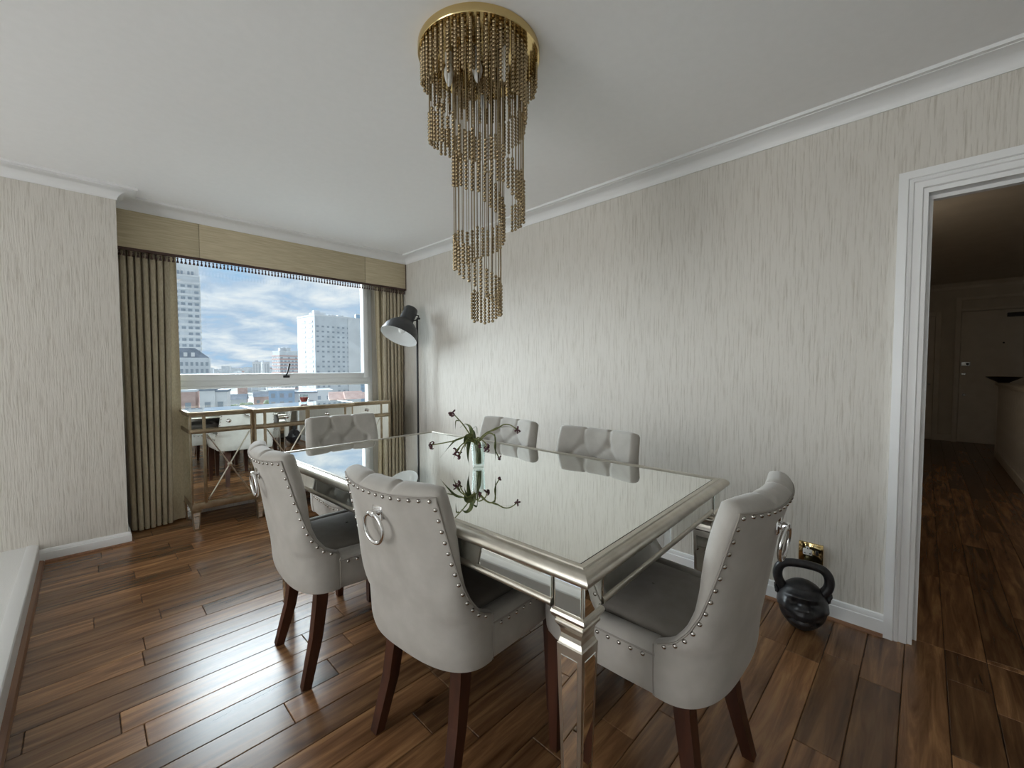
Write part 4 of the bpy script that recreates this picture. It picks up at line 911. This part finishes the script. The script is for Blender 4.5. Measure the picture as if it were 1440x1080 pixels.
# low city: one house, many homes
def low_house(k, pxx, depth, w, d, h, rz, wall, roof, lab, pitched):
    x, y = far(pxx, depth); root = empty('city_house', (x, y, GZ), rz); tag(root, lab, 'building', 'low buildings outside the window')
    MB().box((0, 0, h / 2), (w, d, h)).build('wall', wall, root)
    if pitched: MB().add([(-w / 2 - .3, -d / 2 - .3, h), (w / 2 + .3, -d / 2 - .3, h), (w / 2 + .3, d / 2 + .3, h), (-w / 2 - .3, d / 2 + .3, h), (-w / 2 - .3, 0, h + d * .35), (w / 2 + .3, 0, h + d * .35)], [(0, 1, 5, 4), (2, 3, 4, 5), (0, 4, 3), (1, 2, 5), (3, 2, 1, 0)]).build('roof', roof, root)
    else: MB().box((0, 0, h + 0.3), (w + .4, d + .4, 0.6)).build('roof', roof, root)
    mb = MB(); windows_on(mb, w, 1.0, h - 0.3, 3.0, 2.8, 1.3, 1.6, 'front', d); o = mb.build('windows', M['winfar'], root); o['kind'] = 'stuff'
near = [(257, 118, 6.5, 8, 24.4, 'brick', 'conc2', 0, 'pink brick low building at the left end of the lower pane'), (294, 120, 3.4, 7, 24.6, 'conc', 'slate', 0, 'white low building with windows beside the pink brick one'), (312, 122, 3.2, 7, 24.2, 'conc', 'slate', 0, 'white low building with windows left of the city trees'),
        (396, 160, 8.5, 8, 22.5, 'blueg', 'conc', 0, 'glazed blue low building in the middle of the lower pane'), (429, 165, 8, 8, 21.2, 'conc2', 'slate', 0, 'grey flat-roofed building behind the red candle'), (453, 190, 7.5, 8, 20.6, 'conc', 'conc', 0, 'white flat-roofed building right of the red candle'),
        (475, 140, 5.2, 7, 20.6, 'brick', 'brick', 1, 'red pitched-roof house toward the right end of the lower pane'), (496, 140, 5.2, 7, 20.8, 'brick', 'brick', 1, 'red pitched-roof house at the right end of the lower pane'), (516, 142, 4.6, 7, 20.4, 'conc', 'brick', 1, 'white gabled house at the right frame edge'),
        (335, 200, 7, 7, 16.0, 'conc', 'slate', 1, 'pale pitched-roof house among the city trees'), (368, 205, 7, 7, 17.0, 'brick', 'slate', 1, 'brick pitched-roof house right of the city trees')]
for k, (p_, dp, w, d, h, a, b, g_, lab) in enumerate(near): low_house(k, p_, dp, w, d, h, VR + R(30 + rnd.uniform(-4, 4)), M[a], M[b], lab, g_)
mb = MB(); mbt = MB()
for k in range(420):
    dp = rnd.uniform(480, 2200); p_ = rnd.uniform(200, 560); x, y = far(p_, dp); s = dp / 590
    hh = min(34, max(6, rnd.gauss(15, 6) + (dp > 1200) * 6)); w = max(8, s * rnd.uniform(4, 11))
    (mb if rnd.random() < .7 else mbt).box((x, y, GZ + hh / 2 if rnd.random() < 2 else 0), (w, w * .8, hh), VR + rnd.uniform(-.4, .4))
o = mb.build('skyline_buildings', M['conc2']); o['kind'] = 'stuff'; o['label'] = 'hazy low skyline of distant city buildings'; o['category'] = 'buildings'
o = mbt.build('skyline_brick_buildings', M['brick']); o['kind'] = 'stuff'; o['label'] = 'distant brick buildings scattered through the skyline'; o['category'] = 'buildings'
for k, (p_, dp, h, lab) in enumerate([(329, 170, 17, 'green tree nearest the white low buildings outside the window'), (345, 175, 18, 'tall green tree in the middle of the city trees'), (360, 170, 17, 'green tree left of the glazed blue building'), (377, 190, 17, 'green tree just beside the glazed blue building')]):
    x, y = far(p_, dp); t = empty('city_tree', (x, y, GZ)); tag(t, lab, 'tree', 'city trees')
    MB().tube([(0, 0, 0), (0, 0, h * .6)], 0.4, 6).build('trunk', M['mahogany'], t)
    mb = MB()
    for q in range(9): mb.ball((rnd.uniform(-1.3, 1.3), rnd.uniform(-1.3, 1.3), h * .75 + rnd.uniform(-2, 2.4)), rnd.uniform(1.0, 1.7), 9, 7)
    mb.build('crown', M['tree'], t, 80)
